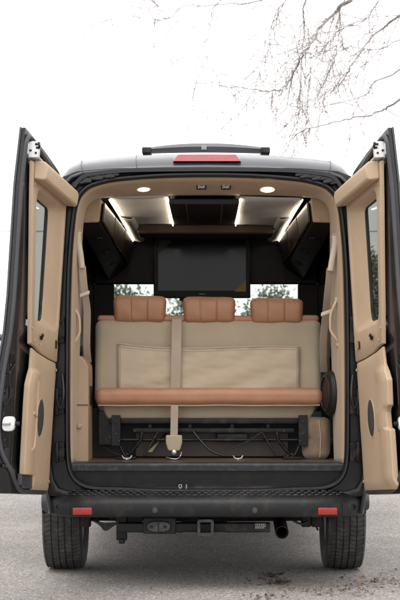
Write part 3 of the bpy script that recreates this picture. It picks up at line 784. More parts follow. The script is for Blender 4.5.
# bench seat -----------------------------------------------------------------
def wr(q, a=.004, f=9): return q + Vector((0, a * noise.noise(q * f), 0))
Ys = .55
bx0, bx1 = PX(94.5, Ys), PX(322, Ys); bz0, bz1 = PZ(417, Ys), PZ(319, Ys)
hc = Vector(((bx0 + bx1) / 2, Ys + .09, (bz0 + bz1) / 2)); hh = Vector(((bx1 - bx0) / 2, .09, (bz1 - bz0) / 2))
def seatdisp(q):
    q = wr(q, .010, 4); q = q + Vector((0, .006 * noise.noise(Vector((q.x * 11 + q.z * 5, q.z * 2.2, 7))) + .004 * noise.noise(Vector((q.x * 3, q.z * 16, 2))), 0))
    if q.z < -.2: q = q + Vector((-sgn(q.x) * .06 * min(1, (-.2 - q.z) / .12) * min(1, abs(q.x) / .5), 0, 0))
    q = q + Vector((0, .10 * (q.z / hh.z) * .5, 0))
    return q
seat = part(MB().rbox(hc, hh, .05, (34, 4, 16), 5, seatdisp), 'bench_seat', 'khaki', angle=80)
seat['label'] = 'three seat bench with khaki back cover and terracotta leather headrests'
# leather front wraps over the top edge
mb = MB().rbox((hc.x, hc.y + .075, bz1 + .004), (hh.x - .012, .10, .022), .02, (24, 4, 2), 4, lambda q: q + Vector((0, 0, .004 * noise.noise(q * 6))))
part(mb, 'leather_top', 'leather', seat, angle=80)
mb = MB().rbox((hc.x, hc.y + .14, hc.z), (hh.x - .01, .07, hh.z - .02), .05, (10, 3, 6), 4)
part(mb, 'front_cushion', 'leather', seat, angle=80)
# headrests
for (a, b, y0, y1) in ((113.5, 165.5, 296, 323), (183.2, 235, 297, 323.5), (251, 303, 298.5, 324.5)):
    Yh = .60; c = Vector((PX((a + b) / 2, Yh), Yh + .075, PZ((y0 + y1) / 2, Yh))); h = Vector(((b - a) / 2 / 159, .075, (y1 - y0) / 2 / 159))
    def hd_(q):
        g = 0
        for xs_ in (-.33, .30): g += math.exp(-((q.x / h.x - xs_) / .022) ** 2)
        q = q + Vector((0, .007 * g if q.y < 0 else 0, 0))
        q = Vector((q.x * (1 + .03 * q.z / h.z), q.y + .004 * noise.noise(q * 14) - .018 * (1 - (q.z / h.z) ** 2), q.z * (1 + .04 * (1 - (q.x / h.x) ** 2)) + .004 * noise.noise(q * 11)))
        return q
    hr = part(MB().rbox(c, h, .034, (70, 4, 10), 5, hd_), 'headrest', 'leather', seat, angle=80)
    for d in (-.06, .06):
        part(MB().tube([c + Vector((d, .02, -.02)), c + Vector((d, .02, -.16))], .007, 8), 'headrest_post', 'chrome', seat)
# stitched seams on the leather
for k in (0,):
    q0 = P(97, 389.5, .385); q1 = P(320, 389.5, .385)
    part(MB().tube([q0.lerp(q1, t) + Vector((0, .006, .003 * noise.noise(Vector((t * 8, 0, 0))))) for t in linspace(0, 1, 30)], .0018, 5), 'cushion_seam', 'leather', seat)
# map pocket
Yp = .515
rows = []
for j in range(29):
    t = j / 28; rr = []
    for i in range(61):
        u = i / 60
        px = lerp(117.3, 300, u) + lerp(0, .8, t) * (1 if u < .5 else -1)
        top = 344.5 + -1.5 + 6.5 * math.sin(math.pi * min(1, u * 1.15)) * (1 - u) + 3.4 * u
        py = lerp(top, 391, t)
        q = P(px, py, Yp)
        bulge = math.sin(math.pi * u) ** .6 * (1 - .55 * t)
        w = .011 * noise.noise(Vector((u * 9 + t * 2.6, t * 1.1, 1.3))) + .007 * math.sin(16 * (u + .7 * t)) * (t ** .8) * .9 + .004 * noise.noise(Vector((u * 16, t * 9, 4)))
        q.y += -.020 * bulge + w * (1.0 if 0 < i < 60 else .2) + .012
        # lean with the seat back
        q.y += (q.z - hc.z) * .15
        rr.append(q)
    rows.append(rr)
pk = part(MB().loft(rows, False, False), 'map_pocket', 'pocket', seat, angle=80)
m_ = pk.modifiers.new('solid', 'SOLIDIFY'); m_.thickness = .004; m_.offset = -1
mb = MB().tube([q + Vector((0, -.002, -.001)) for q in rows[0]], .0045, 6)
mb.tube([q + Vector((0, -.0015, 0)) for q in rows[2]], .0014, 5)
mb.tube([r_[1] + Vector((0, -.002, 0)) for r_ in rows], .002, 5).tube([r_[-2] + Vector((0, -.002, 0)) for r_ in rows], .002, 5)
part(mb, 'pocket_hem', 'pocket', seat)
# bolster of the folded cushion
Yc = .40
c = Vector((PX(209, Yc), Yc + .055, PZ(396.8, Yc))); h = Vector(((323 - 95.2) / 2 / 162.7, .10, .054))
def bd(q):
    g = math.exp(-((q.x + .06) / .006) ** 2)
    return q + Vector((0, .003 * g + .004 * noise.noise(q * 8), .003 * noise.noise(q * 5 + Vector((3, 0, 0)))))
bol = part(MB().rbox(c, h, .045, (60, 4, 4), 5, bd), 'seat_cushion', 'leather', seat, angle=80)
mb = MB().tube([Vector((x, Yc - .022, c.z - .052 + .003 * noise.noise(Vector((x * 5, 0, 0))))) for x in linspace(c.x - h.x + .02, c.x + h.x - .02, 30)], .0045, 6)
part(mb, 'cushion_piping', 'pocket', seat)
# khaki underside
def ud(q): return q + Vector((-sgn(q.x) * max(0, -q.z) * .8 * min(1, abs(q.x)), 0, .008 * noise.noise(q * 5)))
mb = MB().rbox(P(209, 411, .47) + Vector((0, .04, 0)), (.66, .05, .062), .03, (24, 3, 3), 4, ud)
part(mb, 'cushion_underside', 'khaki', seat, angle=80)
# webbing with buckle plate
Yw = .485
mb = MB().ribbon(smooth_path([P(177.3, 318.5, .70), P(177, 319, .56), P(176.6, 328, .535), P(176.3, 350, .49), P(175.8, 375, .475), P(175.4, 391, .46)], 4), (.060, 0, 0), .0025)
part(mb, 'seat_strap', 'web', seat)
mb = MB().ribbon([P(174.5, 405, .36), P(174.3, 420, .36), P(174, 436, .36)], (.045, 0, 0), .0025)
part(mb, 'seat_strap', 'web', seat)
c = P(174, 443, .35)
pl = part(MB().rbox(c, (.050, .010, .048), .009, 2, 3, lambda q: q + Vector((-sgn(q.x) * max(0, -q.z - .02) * .6, 0, 0))), 'buckle_plate', 'khaki', seat)
mb = MB().lathe([(.016, .004), (.016, -.004), (.010, -.008)], P(174, 452.5, .335), (0, 1, 0), 14)
mb.tube(smooth_path([P(166, 457, .32), P(171, 458.6, .30), P(177, 458.8, .30), P(180.5, 456, .32), P(181.5, 452, .33)], 4), .0038, 8)
part(mb, 'floor_anchor', 'chrome', seat)
for px, py in ((238, 457), (127, 457)):
    mb = MB(); c = P(px, py, .32)
    mb.tube(smooth_path([c + Vector((-.030, 0, .008)), c + Vector((-.02, -.01, -.004)), c + Vector((0, -.012, -.009)), c + Vector((.02, -.01, -.004)), c + Vector((.030, 0, .008))], 4), .0032, 8)
    for k in range(5): mb.lathe([(.005, 0), (.005, .006)], c + Vector((-.02 + .010 * k, -.02, -.004 - .004 * (2 - abs(k - 2)))), (0, 1, 0), 6)
    part(mb, 'floor_anchor', 'chrome', seat)
# black steel frame
def bar2(a, b, r): return MB().rbox((a + b) / 2, (abs(b.x - a.x) / 2 + r, r, r), r * .4, (1, 1, 1), 2)
part(bar2(P(112, 421, .44), P(300, 421, .44), .018), 'frame_bar', 'blackmetal', seat)
part(bar2(P(135, 430.5, .46), P(292, 430.5, .46), .016), 'frame_bar', 'blackmetal', seat)
part(MB().box(PX(88, .62), PX(330, .62), .62, .66, .737, 1.04), 'frame_back_plate', 'darkvinyl', seat)
part(MB().box(PX(136, .56), PX(288, .56), .56, .60, .745, .90), 'base_panel', 'basewood', seat)
for s in (-1, 1):
    def X(px): return px if s < 0 else 2 * 209.5 - px
    mb = MB()
    a = P(X(116), 415, .40); b = P(X(116), 446, .40)
    mb.box(min(a.x, a.x + s * -.0) - .028, a.x + .028, .385, .41, b.z, a.z)
    a = P(X(108), 410, .45); mb.box(a.x - .06, a.x + .07, .47, .50, .82, 1.03)
    mb.tube([P(X(142), 431, .40), P(X(141), 440, .40), P(X(128), 456, .40)], .012, 8)
    mb.tube([P(X(120), 446, .40), P(X(124), 455, .40), P(X(128), 457, .40)], .010, 8)
    mb.box(P(X(126), 456, .4).x - .06, P(X(126), 456, .4).x + .06, .38, .52, .737, .752)
    part(mb, 'seat_leg', 'blackmetal', seat, bevel=.003)
    for px, py in ((116, 421), (116, 434), (119, 441), (135, 431), (127, 454), (131, 456), (110, 437)):
        part(MB().lathe([(.006, .002), (.006, -.006), (.003, -.009)], P(X(px), py, .382), (0, 1, 0), 10), 'frame_bolt', 'socket', seat)
mb = MB().tube(smooth_path([P(193, 431, .42), P(200, 440, .41), P(210, 450, .40), P(222, 455, .40)], 5), .008, 8)
part(mb, 'seat_cable', 'rubber', seat); mb = MB()
mb.tube(smooth_path([P(103, 447, .38), P(112, 452, .36), P(122, 456, .35)], 5), .004, 6)
part(mb, 'seat_cable', 'rubber', seat); mb = MB()
mb.tube(smooth_path([P(225, 450, .40), P(246, 442, .42), P(262, 432, .44)], 5), .005, 6)
part(mb, 'seat_cable', 'rubber', seat)
for px in (150, 190, 232, 268):
    part(MB().box(PX(px, .47) - .009, PX(px, .47) + .009, .465, .485, PZ(431, .47), PZ(419, .47)), 'frame_strut', 'blackmetal', seat)
part(MB().rbox(P(232, 437, .50), (.10, .03, .030), .012, 2, 3), 'seat_motor', 'blackmetal', seat)
part(MB().tube([P(120, 440, .47), P(300, 440, .47)], .010, 8), 'torsion_bar', 'blackmetal', seat)
for px in (158, 262):
    part(MB().tube([P(px, 432, .45), P(px + (-14 if px < 200 else 14), 456, .42)], .008, 8), 'frame_brace', 'blackmetal', seat)
# triangular fold of khaki cloth hanging below
part(MB().prism([P(147, 452, .50), P(166, 434, .5), P(168, 430, .5), P(152, 452, .5)], (0, .006, 0)), 'loose_cloth', 'khaki', seat)

# left tan storage box, right suede bolster and round cover -----------------------------
poly = [(75, 462), (75, 358.5), (77.5, 355.8), (80, 356), (84.5, 360), (88, 366.5), (88.3, 375), (88.3, 462)]
bx = part(MB().prism([P(x, y, .20) for x, y in poly], (0, .34, 0)), 'storage_box', 'tanbox', bevel=.012, seg=4)
part(MB().box(PX(75.4, .2), PX(88, .2), .195, .2, PZ(405.3, .2), PZ(404.4, .2)), 'box_seam', 'brown', bx)
part(MB().lathe([(.016, .006), (.016, -.006), (.011, -.011), (.003, -.012)], P(79.3, 426, .195), (0, 1, 0), 20), 'box_knob', 'tanbox', bx)
xx = PX(88.3, .2); part(MB().box(xx - .002, xx + .006, .30, .46, PZ(405, .38), PZ(386, .38)), 'box_slot', 'darkvinyl', bx, bevel=.002)
c = P(330.5, 393, .30)
rc = part(MB().lathe([(.10, .03), (.128, .022), (.138, .0), (.132, -.02), (.11, -.03), (.05, -.034), (.003, -.034)], c, (1, .16, 0), 40), 'round_speaker', 'darkvinyl')
part(MB().lathe([(.112, -.030), (.112, -.037), (.10, -.040), (.097, -.034)], c, (1, .16, 0), 40, False), 'speaker_ring', 'rubber', rc)
mb = MB().rbox(P(317, 438.5, .42) + Vector((0, .08, 0)), (.083, .10, .128), .045, (8, 6, 8), 4, lambda q: q + Vector(noise.noise_vector(q * 9)) * .012 + Vector((.2 * (q.z), 0, 0)) * .2)
sb = part(mb, 'side_bolster', 'suede', angle=80)
part(MB().tube([P(319, 420, .40), P(321, 438, .395), P(320, 457, .40)], .004, 6), 'bolster_seam', 'web', sb)
# grab handles
for pts in (((73, 304.5), (74, 307), (78.8, 317), (79.6, 328), (79, 334), (74.5, 343), (73.5, 346)), ((336.5, 300), (335.5, 303), (331, 314), (330.4, 324), (331, 331), (337.2, 340.5), (338, 344))):
    mb = MB().tube(smooth_path([P(x, y, .13 if 0 < i < 6 else .16) for i, (x, y) in enumerate(pts)], 5), .0085, 10)
    gh = part(mb, 'grab_handle', 'tan')
    for (x, y) in (pts[0], pts[-1]):
        part(MB().rbox(P(x, y, .15), (.011, .02, .015), .006, 1, 3), 'handle_foot', 'tan', gh)
# seat belts on the pillars
for pts, bp, cl in ((((78.5, 232), (78, 240), (80, 252), (82, 268)), ((82, 266), (83.2, 280), (85, 296), (87, 312), (86.5, 345), (88, 362)), (84.5, 294)),
                ((( 335, 236), (335, 244), (333, 256), (330.5, 271)), ((330.5, 268), (329, 282), (327.5, 296), (326, 312), (323, 345), (324, 372)), (326, 313))):
    pp = smooth_path([P(x, y, .12) for x, y in pts], 5)
    mb = MB().tube(pp, [.019 + .004 * noise.noise(Vector((i * .7, 0, 0))) for i in range(len(pp))], 10)
    sl = part(mb, 'seat_belt', 'sleeve')
    mb = MB().ribbon(smooth_path([P(x, y, Y) for (x, y), Y in zip(bp, (.135, .15, .19, .26, .36, .45))], 4), (.042, .02, 0), .002)
    part(mb, 'belt_webbing', 'web', sl)
    part(MB().rbox(P(cl[0], cl[1], .17), (.030, .010, .012), .006, 1, 3, lambda q: q + Vector((0, 0, q.x * .35))), 'belt_tongue', 'sleeve', sl)
    c = P(pts[0][0], pts[0][1] - 1, .125); part(MB().rbox(c, (.014, .014, .012), .006, 1, 3), 'belt_anchor', 'tanarch', sl)

# wheels ------------------------------------------------------------------
def wheel(x0, x1, Yc, s):
    n = 216; w = x1 - x0; r = .362
    half = []
    ribs = [(0, .0), (.02, .0)]
    prof = [(.215, .10), (.25, .03), (.29, .005), (.325, .012), (.345, .035), (.355, .065)]
    left = [(rr, x) for rr, x in prof]
    tread = []
    edges = [.085, .235, .265, .41, .44, .56, .59, .735, .765, .915]
    seq = [(.085, 0), (.235, 0), (.238, -.010), (.262, -.010), (.265, 0), (.408, 0), (.411, -.010), (.437, -.010), (.44, 0), (.56, 0), (.563, -.010), (.589, -.010), (.592, 0), (.735, 0), (.738, -.010), (.762, -.010), (.765, 0), (.915, 0)]
    profile = [(rr, f, 0) for rr, f in prof] + [(r - .010 * ((f - .5) / .42) ** 4 + d, f, 1 if d == 0 else 0) for f, d in seq] + [(rr, 1 - f, 0) for rr, f in reversed(prof)]
    rings = []
    for k in range(n):
        a = 2 * math.pi * k / n; rg_ = []
        for i, (rr, f, tr) in enumerate(profile):
            d = 0
            if tr and k % 3 == 0: d = -.0035
            if (.335 < rr < .36) and (f < .07 or f > .93) and k % 6 == 0: d = -.006
            aa = a + (.018 * math.sin(f * 18) if tr else 0)
            rg_.append(Vector((x0 + w * f, Yc + (rr + d) * math.cos(aa), r + (rr + d) * math.sin(aa))))
        rings.append(rg_)
    rings.append(rings[0])
    mb = MB().loft(rings, False, False)
    xc = (x0 + x1) / 2; o = s * w * .5
    rim = MB().lathe([(.22, -.10), (.20, -.09), (.195, .0), (.17, .05), (.10, .06), (.07, .075), (.003, .075)], (xc, Yc, r), (s, 0, 0), 32)
    wo = part(rim, 'wheel', 'rim')
    part(mb, 'tyre', 'tyre', wo, angle=30)
wheel(-1.032, -.777, .9, -1); wheel(.752, 1.007, .9, 1)
wheel(-1.02, -.78, 4.65, -1); wheel(.76, 1.0, 4.65, 1)
# wheel arch liners keep the arches dark from behind
for s in (-1, 1):
    rows = []
    for k in range(13):
        a = math.pi * k / 12; rows.append([Vector((s * x - .012, .9 - .46 * math.cos(a), .40 + .44 * math.sin(a))) for x in (.70, 1.0)])
    o = part(MB().loft(rows, False, False), 'wheel_arch_liner', 'under'); m_ = o.modifiers.new('solid', 'SOLIDIFY'); m_.thickness = .01
# underbody -----------------------------------------------------------------
ub = part(MB().box(-.74, .74, .02, 5.2, .47, .60), 'underbody', 'under', bevel=.02)
part(MB().lathe([(.055, -.76), (.06, -.15), (.13, -.1), (.15, 0), (.13, .1), (.06, .15), (.055, .76)], (-.012, .9, .362), (1, 0, 0), 20), 'rear_axle', 'under', ub)
part(MB().box(-.42, .30, 1.5, 2.6, .30, .47), 'fuel_tank', 'under', ub, bevel=.05, seg=3)
for s in (-1, 1):
    part(MB().tube([(s * .56 , .12, .50), (s * .58, .5, .38), (s * .58, .9, .33), (s * .58, 1.6, .42)], .03, 8), 'leaf_spring', 'under', ub)
# hitch
mb = MB(); Yh = .06
mb.box(PX(118, Yh), PX(270, Yh), .03, .10, PZ(532, Yh), PZ(522.5, Yh))
hitch = part(mb, 'tow_hitch', 'blackmetal', bevel=.008, seg=3)
mb = MB(); c = P(205.5, 527.3, -.05)
for (x0, x1, z0, z1) in ((-.040, -.031, -.040, .040), (.031, .040, -.040, .040), (-.031, .031, .031, .040), (-.031, .031, -.040, -.031)):
    mb.box(c.x + x0, c.x + x1, -.07, .10, c.z + z0, c.z + z1)
part(mb, 'receiver_tube', 'socket', hitch, weld=False)
mb = MB().box(c.x - .046, c.x + .046, -.076, -.05, c.z + .040, c.z + .048).box(PX(183, -.02), PX(226, -.02), -.03, .05, PZ(533.8, -.02), PZ(532, -.02))
mb.box(c.x - .047, c.x - .040, -.076, -.05, c.z - .046, c.z + .048).box(c.x + .040, c.x + .047, -.076, -.05, c.z - .046, c.z + .048).box(c.x - .04, c.x + .04, -.076, -.05, c.z - .046, c.z - .040)
part(mb, 'hitch_collar', 'socket', hitch, weld=False)
mb = MB(); c = P(260.5, 526.5, .027)
mb.box(c.x - .036, c.x + .036, .0275, .0295, c.z - .022, c.z + .022)
st = part(mb, 'hitch_sticker', 'darkvinyl', hitch)
mb = MB(); random.seed(3)
for j, z in enumerate((.012, .002, -.008)):
    x = -.03
    while x < .026:
        w = random.uniform(.004, .010); mb.box(c.x + x, c.x + x + w, .0262, .0273, c.z + z - .003, c.z + z + .003); x += w + .004
part(mb, 'sticker_print', 'greymark', hitch)
mb = MB(); c = P(158.5, 526.8, -.03)
pg = [(.068 * math.copysign(abs(math.cos(k * math.pi / 16)) ** .7, math.cos(k * math.pi / 16)), .032 * math.copysign(abs(math.sin(k * math.pi / 16)) ** .8, math.sin(k * math.pi / 16))) for k in range(32)]
mb.prism([c + Vector((x, 0, z)) for x, z in pg], (0, .03, 0))
sk = part(mb, 'trailer_socket', 'socket', hitch, bevel=.006, seg=3)
mb = MB().box(c.x - .003, c.x + .003, c.y - .005, c.y, c.z - .025, c.z + .025)
part(mb, 'socket_ridge', 'blackmetal', hitch)
for dx in (-.042, .038): part(MB().lathe([(.010, .002), (.010, -.003)], c + Vector((dx, 0, 0)), (0, 1, 0), 12), 'socket_hole', 'blackmetal', hitch)
part(MB().box(c.x - .09, c.x + .1, c.y + .03, c.y + .05, c.z - .045, c.z + .05), 'socket_bracket', 'blackmetal', hitch, bevel=.004)
part(MB().box(PX(116.5, .25), PX(127, .25), .22, .30, PZ(540, .25), .50).box(PX(119, .25), PX(125, .25), .21, .31, PZ(543, .25), PZ(538, .25)), 'hanger_bracket', 'blackmetal', ub, bevel=.006)
part(MB().box(PX(127, .25), PX(142, .25), .26, .30, PZ(527, .25), .50), 'cross_bracket', 'blackmetal', ub, bevel=.004)
mb = MB(); c = P(282.5, 533.5, .02)
mb.lathe([(.030, .08), (.033, .0), (.038, -.002), (.040, .01), (.040, .55), (.03, .55)], c + Vector((0, .05, 0)), (.02, 1, .03), 24, False)
part(mb, 'exhaust_pipe', 'under')
for i in range(4):
    mb = MB()
    a = P(88 + 3 * i, 519, .35); b = P(118 - 2 * i, 523 + i, .3)
    mb.tube(smooth_path([a, (a + b) / 2 + Vector((0, 0, -.015 - .01 * i)), b], 5), .006, 6)
    part(mb, 'brake_hose', 'rubber', ub)
mb = MB(); mb.tube(smooth_path([P(292, 520, .3), P(302, 524, .3), P(312, 520, .35), P(318, 530, .4)], 5), .007, 6)
part(mb, 'brake_hose', 'rubber', ub)
for px in (86, 306, 316): part(MB().rbox(P(px, 521, .35), (.03, .03, .035), .01, 1, 2), 'hose_clamp', 'under', ub)

# ------------------------------------------------------------------ bare tree overhanging from the right
random.seed(21)
TB = Vector((4.6, 7.2, 0))
tree = empty('bare_tree', TB)
tag(tree, 'bare tree with thin budding branches reaching over the roof of the van', 'tree')
tp = [TB, TB + Vector((.05, .02, 2)), TB + Vector((-.05, .05, 4)), TB + Vector((.1, 0, 6)), TB + Vector((.0, .1, 8))]
part(MB().tube(smooth_path(tp, 4), [lerp(.20, .10, i / 16) for i in range(17)], 10), 'trunk', 'bark', tree)
tw = MB(); bd_ = MB(); nbud = [0]
def bud(p, r):
    a = Vector(noise.random_unit_vector()) * r
    n_ = Vector(noise.random_unit_vector())
    b = a.cross(n_).normalized() * r * .6; c = a.cross(b).normalized() * r * .6
    bd_.add([p + a, p - a, p + b, p - b, p + c, p - c], [(0, 2, 4), (0, 4, 3), (0, 3, 5), (0, 5, 2), (1, 4, 2), (1, 3, 4), (1, 5, 3), (1, 2, 5)])
def grow(p, d, L, r, lvl):
    n = max(3, int(L / .10)); pts = [p]; q = p.copy(); dd = d.normalized()
    for i in range(n):
        dd = (dd + Vector((random.gauss(0, .13), random.gauss(0, .13), random.gauss(-.03, .12)))).normalized()
        q = q + dd * L / n; pts.append(q.copy())
        if lvl < 2 and random.random() < .36:
            sd = (dd + Vector((random.gauss(0, .6), random.gauss(0, .5), random.gauss(-.15, .5)))).normalized()
            grow(q, sd, L * random.uniform(.25, .55), r * .6, lvl + 1)
        if random.random() < .34: bud(q + Vector((random.gauss(0, .015), random.gauss(0, .015), random.gauss(0, .015))), random.uniform(.006, .012))
    tw.tube(pts, [max(.0026, lerp(r, r * .42, i / n)) for i in range(n + 1)], 4)
BR = [ # photo path, depth, start radius, end radius, twig density
    ([(349, 0), (337, 11), (322, 25), (312, 42), (302, 57), (295, 70), (290, 80), (282, 89), (270, 91), (250, 89), (220, 86)], 7.0, .024, .004, 1.0, (440, -55)),
    ([(400, 15), (385, 27), (372, 37), (362, 50), (350, 67), (340, 85), (335, 97)], 6.6, .017, .003, .8, (470, -30)),
    ([(400, 100), (382, 111), (365, 116), (345, 120), (315, 127), (295, 135)], 6.2, .015, .003, .5, (470, 60)),
    ([(305, 0), (304, 30), (301, 65), (300, 105), (296, 140)], 7.8, .011, .003, 1.6, (330, -60)),
    ([(400, 70), (375, 82), (365, 95), (330, 105), (300, 107)], 7.4, .010, .003, .6, (470, 20)),
    ([(345, 0), (340, 20), (338, 45), (330, 70), (318, 95)], 7.3, .008, .003, 1.2, (390, -70)),
    ([(262, 0), (230, 3), (205, 6), (185, 5), (170, 18), (150, 19), (118, 12), (105, 3)], 8.2, .008, .002, .5, (360, -40)),
    ([(285, 0), (278, 15), (272, 35), (265, 60), (255, 85)], 8.0, .006, .002, 1.6, (330, -50)),
    ([(380, 0), (366, 20), (340, 30), (318, 55), (310, 80)], 6.9, .007, .002, .9, (430, -50)),
    ([(400, 40), (375, 50), (350, 47), (330, 60), (322, 62)], 7.7, .007, .002, .6, (460, 10)),
    ([(222, 0), (212, 20), (208, 50), (198, 75), (195, 90)], 8.6, .004, .0016, .9, (300, -40)),
]
for pts, Y, r0, r1, den, st_ in BR:
    p3 = [P(st_[0] + 90, st_[1] - 10, Y), P(*st_, Y)] + [P(x, y, Y + .25 * math.sin(i * 1.3)) for i, (x, y) in enumerate(pts)]
    p3[0] = TB + Vector((0, 0, max(3.2, min(7.8, p3[1].z + .3))))
    sp = smooth_path(p3, 5); k0 = 10
    # wiggle
    sp = [q + Vector((random.gauss(0, .006), random.gauss(0, .006), random.gauss(0, .006))) for q in sp]
    n = len(sp)
    rad = [lerp(r0 * 1.5, r0 * .8, i / k0) if i < k0 else lerp(r0 * .8, r1, ((i - k0) / (n - k0)) ** .7) for i in range(n)]
    part(MB().tube(sp, rad, 6), 'branch', 'bark', tree)
    for i in range(k0, n - 1):
        d = (sp[i + 1] - sp[i]).normalized()
        for _ in range(2):
            if random.random() < .45 * den:
                sd = (d * .8 + Vector((random.gauss(0, .6), random.gauss(0, .5), random.gauss(-.25, .5)))).normalized()
                grow(sp[i], sd, random.uniform(.2, .75), max(.0042, rad[i] * .34), 0)
o = part(tw, 'twigs', 'twig', tree, weld=False); o['kind'] = 'stuff'
o = part(bd_, 'buds', 'bud', tree, weld=False); o['kind'] = 'stuff'

# ------------------------------------------------------------------ small trees beyond the van, seen through the windscreen
def leafy(x, y, h, w, seed, lm, label):
    random.seed(seed)
    root = empty('leafy_tree', (x, y, 0)); tag(root, label, 'tree', 'small trees far ahead of the van')
    B = Vector((x, y, 0)); tr_ = MB().tube([B, B + Vector((.05, 0, h * .4)), B + Vector((-.04, .05, h * .9))], [.09, .06, .015], 7)
    cr_ = MB()
    for k in range(10):
        a = random.uniform(0, 6.28); z = random.uniform(.25, .8) * h
        c = B + Vector((math.cos(a) * w * .38, math.sin(a) * w * .38, z + .12 * h))
        tr_.tube([B + Vector((0, 0, z - .1 * h)), c], [.03, .008], 5)
    part(tr_, 'trunk', 'bark', root)
    for k in range(60):
        a = random.uniform(0, 6.28); t = random.uniform(.22, 1); rr = w * .5 * math.sqrt(random.random()) * (1.15 - t * .75)
        c = B + Vector((math.cos(a) * rr, math.sin(a) * rr, t * h))
        for _ in range(100):
            q = c + Vector((random.gauss(0, .16), random.gauss(0, .16), random.gauss(0, .13))) * (w / 2)
            u = Vector(noise.random_unit_vector()) * random.uniform(.07, .15); v = u.orthogonal().normalized() * u.length * .6
            cr_.add([q - u, q + v, q + u, q - v], [(0, 1, 2, 3)])
    part(cr_, 'crown', lm, root, weld=False)
leafy(-4.6, 70, 5.2, 5.6, 1, 'leaf', 'dark leafy tree seen through the left end of the windscreen')
leafy(-.3, 76, 5.6, 5.0, 2, 'leaf2', 'pale leafy tree seen between the left and middle headrests')
leafy(4.0, 72, 5.0, 5.4, 3, 'leaf', 'dark leafy tree seen through the right end of the windscreen')
leafy(9.2, 66, 7.0, 4.2, 4, 'leaf2', 'small pale tree seen through the right door window')

# ------------------------------------------------------------------ overhead wire
pts = []
for i in range(31):
    x = -34 + 68 * i / 30; pts.append((x, 50, PZ(231, 50) + .9 * (x / 34) ** 2 - .05))
w_ = MB().tube(pts, .017, 5).build('power_line', 'cable'); tag(w_, 'thin black overhead wire left of the open left door', 'overhead wire')

# ------------------------------------------------------------------ parked car at the left edge
cr = (PX(3.2, 11), 11.0)
car = empty('parked_car', (cr[0] - .9, cr[1] + 2.2, 0)); tag(car, 'silver car with a red tail light parked behind the left door edge', 'car')
cx = cr[0] - .9; y0 = cr[1]
prof = [(0, .42), (-.02, .75), (.03, .98), (.12, 1.5), (.3, 1.62), (1.0, 1.68), (2.3, 1.64), (3.1, 1.15), (4.1, 1.0), (4.4, .8), (4.42, .42)]
part(MB().prism([(cx - .88, y0 + y, z) for y, z in prof], (1.76, 0, 0)), 'body', 'silver', car, bevel=.07, seg=4)
part(MB().hexa([(cx - .72, y0 + .02, 1.02), (cx + .72, y0 + .02, 1.02), (cx + .72, y0 + .05, 1.02), (cx - .72, y0 + .05, 1.02), (cx - .62, y0 + .10, 1.46), (cx + .62, y0 + .10, 1.46), (cx + .62, y0 + .14, 1.46), (cx - .62, y0 + .14, 1.46)]), 'rear_window', 'blackglass', car, bevel=.01)
part(MB().rbox((cx, y0 - .02, .55), (.86, .08, .12), .04, 2, 3), 'bumper', 'plastic', car)
part(MB().rbox((cx, y0 + .9, 1.71), (.78, .8, .035), .03, 2, 3), 'roof_rack', 'plastic', car)
for s in (-1, 1):
    part(MB().rbox((cx + s * .84, y0 + .04, 1.45), (.055, .07, .10), .02, 2, 3), 'tail_light', 'redlens', car)
    for yy in (.85, 3.5):
        part(MB().lathe([(.20, -.10), (.32, -.10), (.34, -.07), (.34, .07), (.32, .10), (.2, .10), (.003, .09)], (cx + s * .8, y0 + yy, .34), (s, 0, 0), 24), 'wheel', 'tyre', car)

# ------------------------------------------------------------------ fallen leaves on the asphalt
random.seed(5)
def litter(name, m, blobs, label):
    g = MB()
    for (px, py, sx, sy, n, sz) in blobs:
        for _ in range(n):
            x_, y_ = random.gauss(px, sx), random.gauss(py, sy)
            if y_ < 545: continue
            D = CAMZ * F / (y_ - CY); c = Vector(((x_ - CX) * D / F, CAMY + D, .004))
            a = random.uniform(0, 6.28); L = random.uniform(.5, 1.2) * sz; w = L * random.uniform(.35, .6)
            u = Vector((math.cos(a), math.sin(a), random.uniform(-.15, .25))) * L; v = Vector((-math.sin(a), math.cos(a), random.uniform(-.3, .3))) * w
            lift = Vector((0, 0, .012 * random.random()))
            g.add([c - u + lift, c - u * .2 + v + lift * .3, c + u * .5 + v * .7, c + u + lift, c + u * .5 - v * .7 + lift * .4, c - u * .2 - v], [(0, 1, 2, 3, 4, 5)])
    o = g.build(name, m, weld=False); tag(o, label, 'leaves', kind='stuff')
litter('fallen_leaves', 'litter', [(368, 584, 22, 5, 80, .018), (340, 590, 25, 6, 55, .015), (392, 578, 10, 5, 25, .018), (300, 588, 40, 8, 30, .013), (380, 570, 25, 6, 16, .014), (120, 588, 80, 8, 14, .011), (250, 570, 90, 6, 22, .012)], 'dry brown leaves scattered on the asphalt at lower right')
litter('wet_leaves', 'litterdark', [(273, 576, 7, 1.5, 40, .018), (280, 583, 7, 2, 55, .02), (262, 597, 12, 2, 30, .014), (300, 592, 16, 3, 20, .013), (246, 583, 8, 3, 12, .012)], 'dark wet leaf scraps in a patch on the asphalt behind the bumper')

# ------------------------------------------------------------------ camera
cam = bpy.data.cameras.new('camera'); co = bpy.data.objects.new('camera', cam); col.objects.link(co)
cam.dof.use_dof = True; cam.dof.focus_distance = 9.0; cam.dof.aperture_fstop = 8.0
co.location = (0, CAMY, CAMZ); co.rotation_euler = (R(90), 0, 0)
cam.sensor_fit = 'VERTICAL'; cam.sensor_height = 36; cam.sensor_width = 24; cam.lens = F / 600 * 36
cam.shift_y = (CY - 300) / 600; cam.shift_x = (200 - CX) / 600
cam.clip_end = 4000; cam.clip_start = .05
sc.camera = co

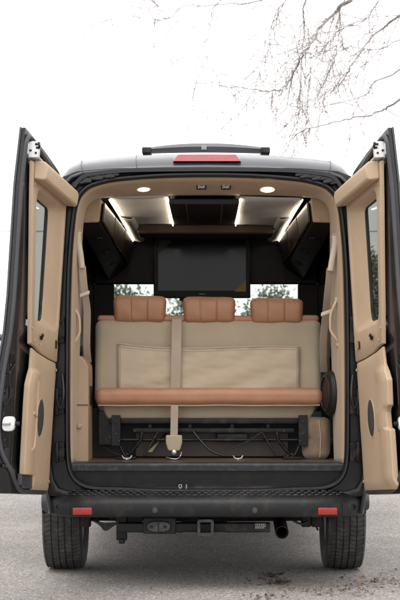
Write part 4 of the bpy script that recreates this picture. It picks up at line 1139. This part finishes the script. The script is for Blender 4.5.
# ------------------------------------------------------------------ light
w = bpy.data.worlds.new('World'); sc.world = w; w.use_nodes = True
nt = w.node_tree; n = nt.nodes; l = nt.links; bg = n['Background']
EL, ROT = R(70), R(205)
sky = n.new('ShaderNodeTexSky'); sky.sky_type = 'NISHITA'; sky.sun_disc = False; sky.sun_elevation = EL; sky.sun_rotation = ROT
sky.air_density = 1.0; sky.dust_density = 6.0; sky.ozone_density = 1.0
hs = n.new('ShaderNodeHueSaturation'); hs.inputs['Saturation'].default_value = .10
l.new(sky.outputs[0], hs.inputs['Color'])
# closed cloud deck: an almost even white layer with soft lighter and darker banks over the clear-sky model
tcw = n.new('ShaderNodeTexCoord'); cn = n.new('ShaderNodeTexNoise'); cn.inputs['Scale'].default_value = 1.6; cn.inputs['Detail'].default_value = 5
l.new(tcw.outputs['Generated'], cn.inputs['Vector'])
crm = n.new('ShaderNodeValToRGB'); crm.color_ramp.elements[0].position = .3; crm.color_ramp.elements[1].position = .7
crm.color_ramp.elements[0].color = (7.0, 7.05, 7.2, 1); crm.color_ramp.elements[1].color = (8.6, 8.6, 8.65, 1)
l.new(cn.outputs['Fac'], crm.inputs[0])
mxw = n.new('ShaderNodeMixRGB'); mxw.inputs[0].default_value = .85
l.new(hs.outputs[0], mxw.inputs[1]); l.new(crm.outputs[0], mxw.inputs[2])
l.new(mxw.outputs[0], bg.inputs[0]); bg.inputs[1].default_value = .10
sl = bpy.data.lights.new('sun', 'SUN'); sl.energy = .5; sl.angle = R(40); sl.color = (1, .97, .93)
so_ = bpy.data.objects.new('sun', sl); col.objects.link(so_)
# Nishita: rotation 0 puts the sun at +Y, turning clockwise seen from above
d = Vector((math.sin(ROT) * math.cos(EL), math.cos(ROT) * math.cos(EL), math.sin(EL)))
so_.rotation_euler = d.to_track_quat('Z', 'Y').to_euler(); so_.location = d * 30
sc.view_settings.view_transform = 'Standard'; sc.view_settings.look = 'None'; sc.view_settings.gamma = 1; sc.view_settings.use_curve_mapping = False
sc.view_settings.exposure = 1.45
sc.cycles.max_bounces = 10; sc.cycles.diffuse_bounces = 5; sc.cycles.transparent_max_bounces = 12
